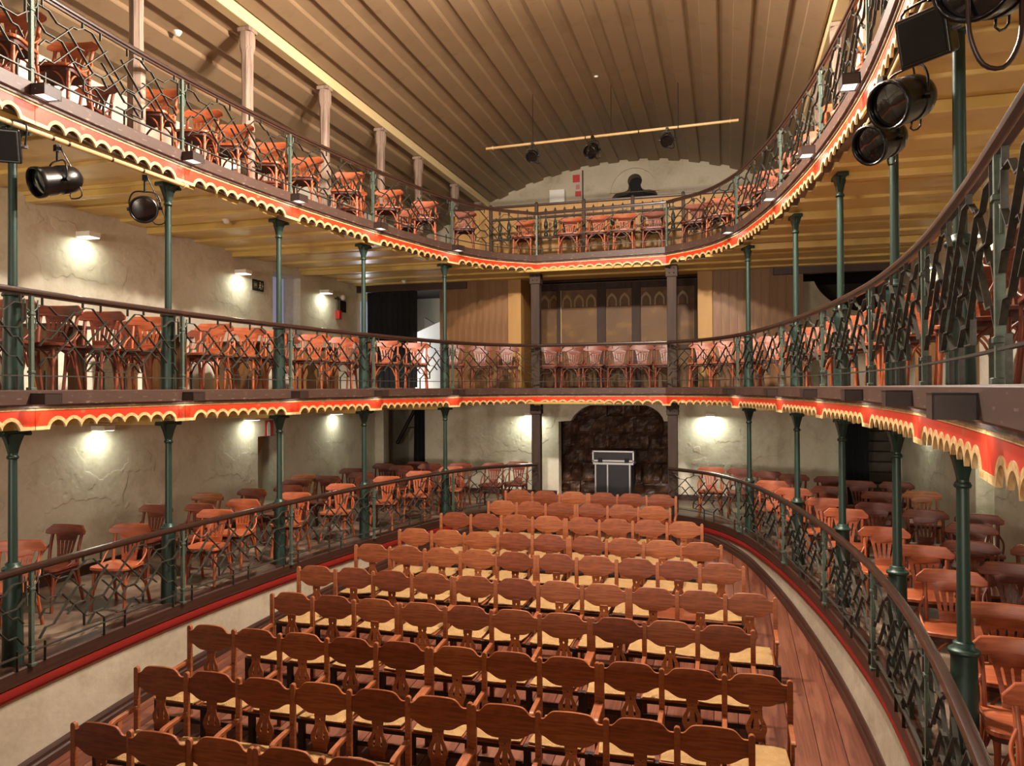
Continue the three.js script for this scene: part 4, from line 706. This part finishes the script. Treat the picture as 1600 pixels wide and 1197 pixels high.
{ // stair parapets
  const s = new THREE.Shape(); s.moveTo(-4.95, L2); s.lineTo(-4.95, 3.88); s.lineTo(-4.3, 4.14); s.lineTo(-3.8, 4.3); s.lineTo(-3.8, L2); struct('wall_stair_parapet_left', metricUV(extr(s, .12, 0).translate(0, 0, -17.72)), M.white);
  const q = new THREE.Shape(); q.moveTo(3.98, L2); q.lineTo(3.98, 4.75); q.lineTo(4.29, 4.75); q.quadraticCurveTo(4.42, 4.38, 4.9, 4.15); q.lineTo(5.9, 3.9); q.lineTo(5.9, L2); struct('wall_stair_parapet_right', metricUV(extr(q, .12, 0, 12).translate(0, 0, -17.55)), M.plasterSmooth);
  const f = new THREE.Shape(); f.moveTo(-4.95, 4.0); f.lineTo(-4.95, 4.32); f.lineTo(-4.4, 3.98); struct('trim_6', extr(f, .1, 0).translate(0, 0, -18.3), M.stoneGrey);
}
{ const t = thing('stair_handrail', 'dark handrail rising along the wall in the left stair opening', 'handrail'); part('rail', rod(P3(-5.83, 1.1, 18.5), P3(-5.25, 2.12, 18.5), .05, 10), M.rail, t); part('end_cap', new THREE.SphereGeometry(.055, 12, 8).translate(-5.83, 1.1, -18.5), M.rail, t); part('support', rod(P3(-5.6, 1.48, 18.5), P3(-5.6, 1.44, 19.5), .015), M.black, t); }
{ const g = structGroup('stairs_right'); for (let i = 0; i < 9; i++) { const m = part('step', metricUV(rbox(.62, .215, .42, .03)), M.stoneGrey, g, i); m.position.set(5.63 + rr(-.02, .02), .1 + i * .215, -(17.85 + i * .16)); m.rotation.y = rr(-.03, .03); } }
{ const t = thing('flight_case', 'black road case with metal edges standing in the dark stone niche', 'case', P3(.075, 0, 16.95));
  part('body', rbox(.80, .82, .5, .01, 0, .42, 0), M.caseBlack, t); let k = 0;
  for (const x of [-.39, -.125, .36]) part('edge', box(.03, .82, .02, x, .42, .25), M.alu, t, k++);
  part('edge', box(.88, .045, .52, 0, .84, .01), M.alu, t, k++);
  const lid = part('lid', rbox(.9, .24, .54, .01, 0, .99, 0), M.caseBlack, t); part('edge', box(.9, .03, .02, 0, 1.105, .27), M.alu, lid, 0); part('edge', box(.9, .035, .02, 0, .9, .27), M.alu, lid, 1); part('edge', box(.03, .24, .02, -.44, .99, .27), M.alu, lid, 2); part('edge', box(.03, .24, .02, .44, .99, .27), M.alu, lid, 3);
  part('latch', rbox(.1, .1, .02, .006, -.28, .91, .28), M.blackMatte, t, 0); part('latch', rbox(.1, .1, .02, .006, .3, .91, .28), M.blackMatte, t, 1);
}
// turned wooden balustrade at the rear of the upper gallery
{
  const t = thing('turned_balustrade', 'dark balustrade of turned spindles in front of the ochre parapet', 'balustrade', P3(0, L3, 16.45));
  const y0 = .55; part('rail', rbox(5.2, .05, .06, .008, 0, y0, 0), M.squarePost, t, 0); part('rail', rbox(5.2, .05, .06, .008, 0, 1.0, 0), M.squarePost, t, 1);
  const sp = metricUV(lathe([[0, y0], [.02, y0], [.045, y0 + .03], [.048, y0 + .07], [.03, y0 + .11], [.018, y0 + .15], [.04, y0 + .21], [.046, y0 + .27], [.035, y0 + .34], [.014, y0 + .40], [.012, y0 + .46], [.012, y0 + .56], [.028, y0 + .58], [.03, y0 + .60], [.016, y0 + .625], [.006, y0 + .65], [0, y0 + .66]], 12));
  const ps = metricUV(rbox(.075, 1.3, .075, .012, 0, .65, 0)); let a = 0, b = 0;
  for (let i = 0; i < 26; i++) { const x = -2.62 + i * .212; if (i % 5 === 0) { const m = part('post', ps, M.squarePost, t, a++); m.position.x = x; const c = part('knob', new THREE.SphereGeometry(.04, 10, 8), M.squarePost, m); c.position.y = y0 + .76; } else { const m = part('spindle', sp, M.greenUrn, t, b++); m.position.x = x; } }
}
// ------------------------------------------------------------------ small things on walls and ceilings
function canvasTex(w, h, draw) { const c = document.createElement('canvas'); c.width = w; c.height = h; draw(c.getContext('2d'), w, h); const t = new THREE.CanvasTexture(c); t.colorSpace = THREE.SRGBColorSpace; return t; }
{
  const tx = canvasTex(256, 128, (g, w, h) => { g.fillStyle = '#14170f'; g.fillRect(0, 0, w, h); g.strokeStyle = '#8d8a6a'; g.lineWidth = 5; g.strokeRect(14, 30, 84, 66); g.fillStyle = '#8d8a6a'; g.fillRect(24, 42, 64, 40); g.fillStyle = '#e9e6d2'; g.beginPath(); g.arc(168, 28, 12, 0, 7); g.fill(); g.lineWidth = 11; g.strokeStyle = '#e9e6d2'; g.beginPath(); g.moveTo(168, 44); g.lineTo(160, 76); g.lineTo(140, 104); g.moveTo(162, 74); g.lineTo(184, 88); g.lineTo(182, 112); g.moveTo(148, 62); g.lineTo(166, 48); g.lineTo(190, 62); g.stroke(); g.fillRect(212, 24, 8, 84); g.beginPath(); g.moveTo(222, 64); g.lineTo(242, 50); g.lineTo(242, 78); g.fill(); });
  const t = thing('exit_sign', 'small dark sign with pale running figure on the left wall, middle gallery', 'sign', P3(-WX + .012, 4.44, 12.45), Math.PI / 2); part('plate', box(.34, .2, .018), M.blackMatte, t); part('face', new THREE.PlaneGeometry(.33, .19).translate(0, 0, .0105), std({ map: tx, roughness: .6 }), t);
}
{ const t = thing('notice_plate', 'small plain dark plate on the left wall beside the opening, middle gallery', 'sign', P3(-WX + .012, 4.38, 15.75), Math.PI / 2); part('plate', rbox(.26, .26, .02, .004), M.blackMatte, t); }
{ const t = thing('fire_bell', 'red alarm bell with grey tube on the left wall, middle gallery', 'alarm', P3(-WX + .06, 4.16, 15.45), Math.PI / 2); part('bell', rbox(.12, .2, .1, .02), M.redSign, t); part('tube', rbox(.05, .3, .04, .008, 0, .27, -.02), M.stoneGrey, t); part('emergency_head', new THREE.SphereGeometry(.06, 12, 8).translate(.1, .4, .05), M.white, t); part('bracket', rbox(.26, .03, .06, .006, 0, .36, 0), M.black, t); }
{ const t = thing('extinguisher_sign', 'red and white arched sign above the left wall recess, lower gallery', 'sign', P3(-WX + .012, 1.77, 12.79), Math.PI / 2); const s = new THREE.Shape(); s.moveTo(-.13, -.16); s.lineTo(-.13, .14); s.lineTo(.13, .14); s.lineTo(.13, -.16); part('plate', extr(s, .012, .002), M.redSign, t); const q = new THREE.Shape(); q.moveTo(-.05, -.15); q.lineTo(-.05, .03); q.quadraticCurveTo(-.05, .1, 0, .12); q.quadraticCurveTo(.05, .1, .05, .03); q.lineTo(.05, -.15); part('white_arch', extr(q, .006, .001).translate(-.03, 0, .013), M.pale, t); }
{ const t = thing('wall_bracket_lamp', 'small copper bracket lamp on the left wall beside the third wall lamp', 'lamp', P3(-WX + .08, 1.93, 16.35), Math.PI / 2); part('arm', rod(V3(0, 0, -.08), V3(0, .02, .08), .012), M.redSign, t); part('shade', lathe([[.02, .03], [.055, -.06], [.05, -.06], [.015, .03]], 12).translate(0, 0, .08), std({ color: 0xb0532a, roughness: .35, metalness: .5 }), t); }
{ const t = thing('rear_sign', 'dark sign plate on the left wall behind the fourth column, lower gallery', 'sign', P3(-WX + .012, 2.0, 17.1), Math.PI / 2); part('plate', rbox(.4, .16, .02, .004), M.blackMatte, t); }
[['smoke_detector', P3(-4.65, 7.33, 8.7), 'white smoke detector on the sloping ceiling of the left aisle', .14], ['smoke_detector', P3(.07, 8.58, 14.7), 'white smoke detector on the rear half of the vaulted ceiling', .1], ['smoke_detector', P3(-4.4, 4.925, 9.4), 'small detector under the left side of the upper gallery', .0], ['smoke_detector', P3(-4.5, 4.925, 15.9), 'small detector under the upper gallery near the left curtain', 0]].forEach(([n, p, l, tilt]) => {
  const t = thing(n, l, 'smoke detector', p); part('base', new THREE.CylinderGeometry(.06, .06, .02, 16), M.white, t); part('head', lathe([[0, -.055], [.03, -.052], [.045, -.03], [.05, -.01]], 14), M.pale, t);
});
{ // signs and box on the roof end wall
  [[-1.42, 8.2, .19, .2], [-1.38, 7.97, .1, .12], [-1.37, 7.78, .16, .14]].forEach(([x, y, w, h], i) => { const t = thing('fire_sign', `small ${i === 1 ? 'pale red' : 'red'} sign on the roof end wall, ${['top', 'middle', 'bottom'][i]} of three`, 'sign', P3(x, y, VT - .02)); part('plate', rbox(w, h, .015, .003), i === 1 ? std({ color: 0xb8736a, roughness: .6 }) : M.redSign, t); });
  const t = thing('control_cabinet', 'pale metal cabinet on the roof end wall left of the keyhole opening', 'cabinet', P3(-1.92, 7.66, VT - .12)); part('body', rbox(.42, .46, .2, .01), M.white, t); part('door', rbox(.38, .42, .02, .005, 0, 0, .105), M.pale, t);
  struct('dark_strip_7', box(.03, 1.3, .06, -1.24, 7.75, -VT + .03), M.darkBrown);  // thin dark strip along the wall corner line
}
sh(scene);
renderer.render(scene, camera);
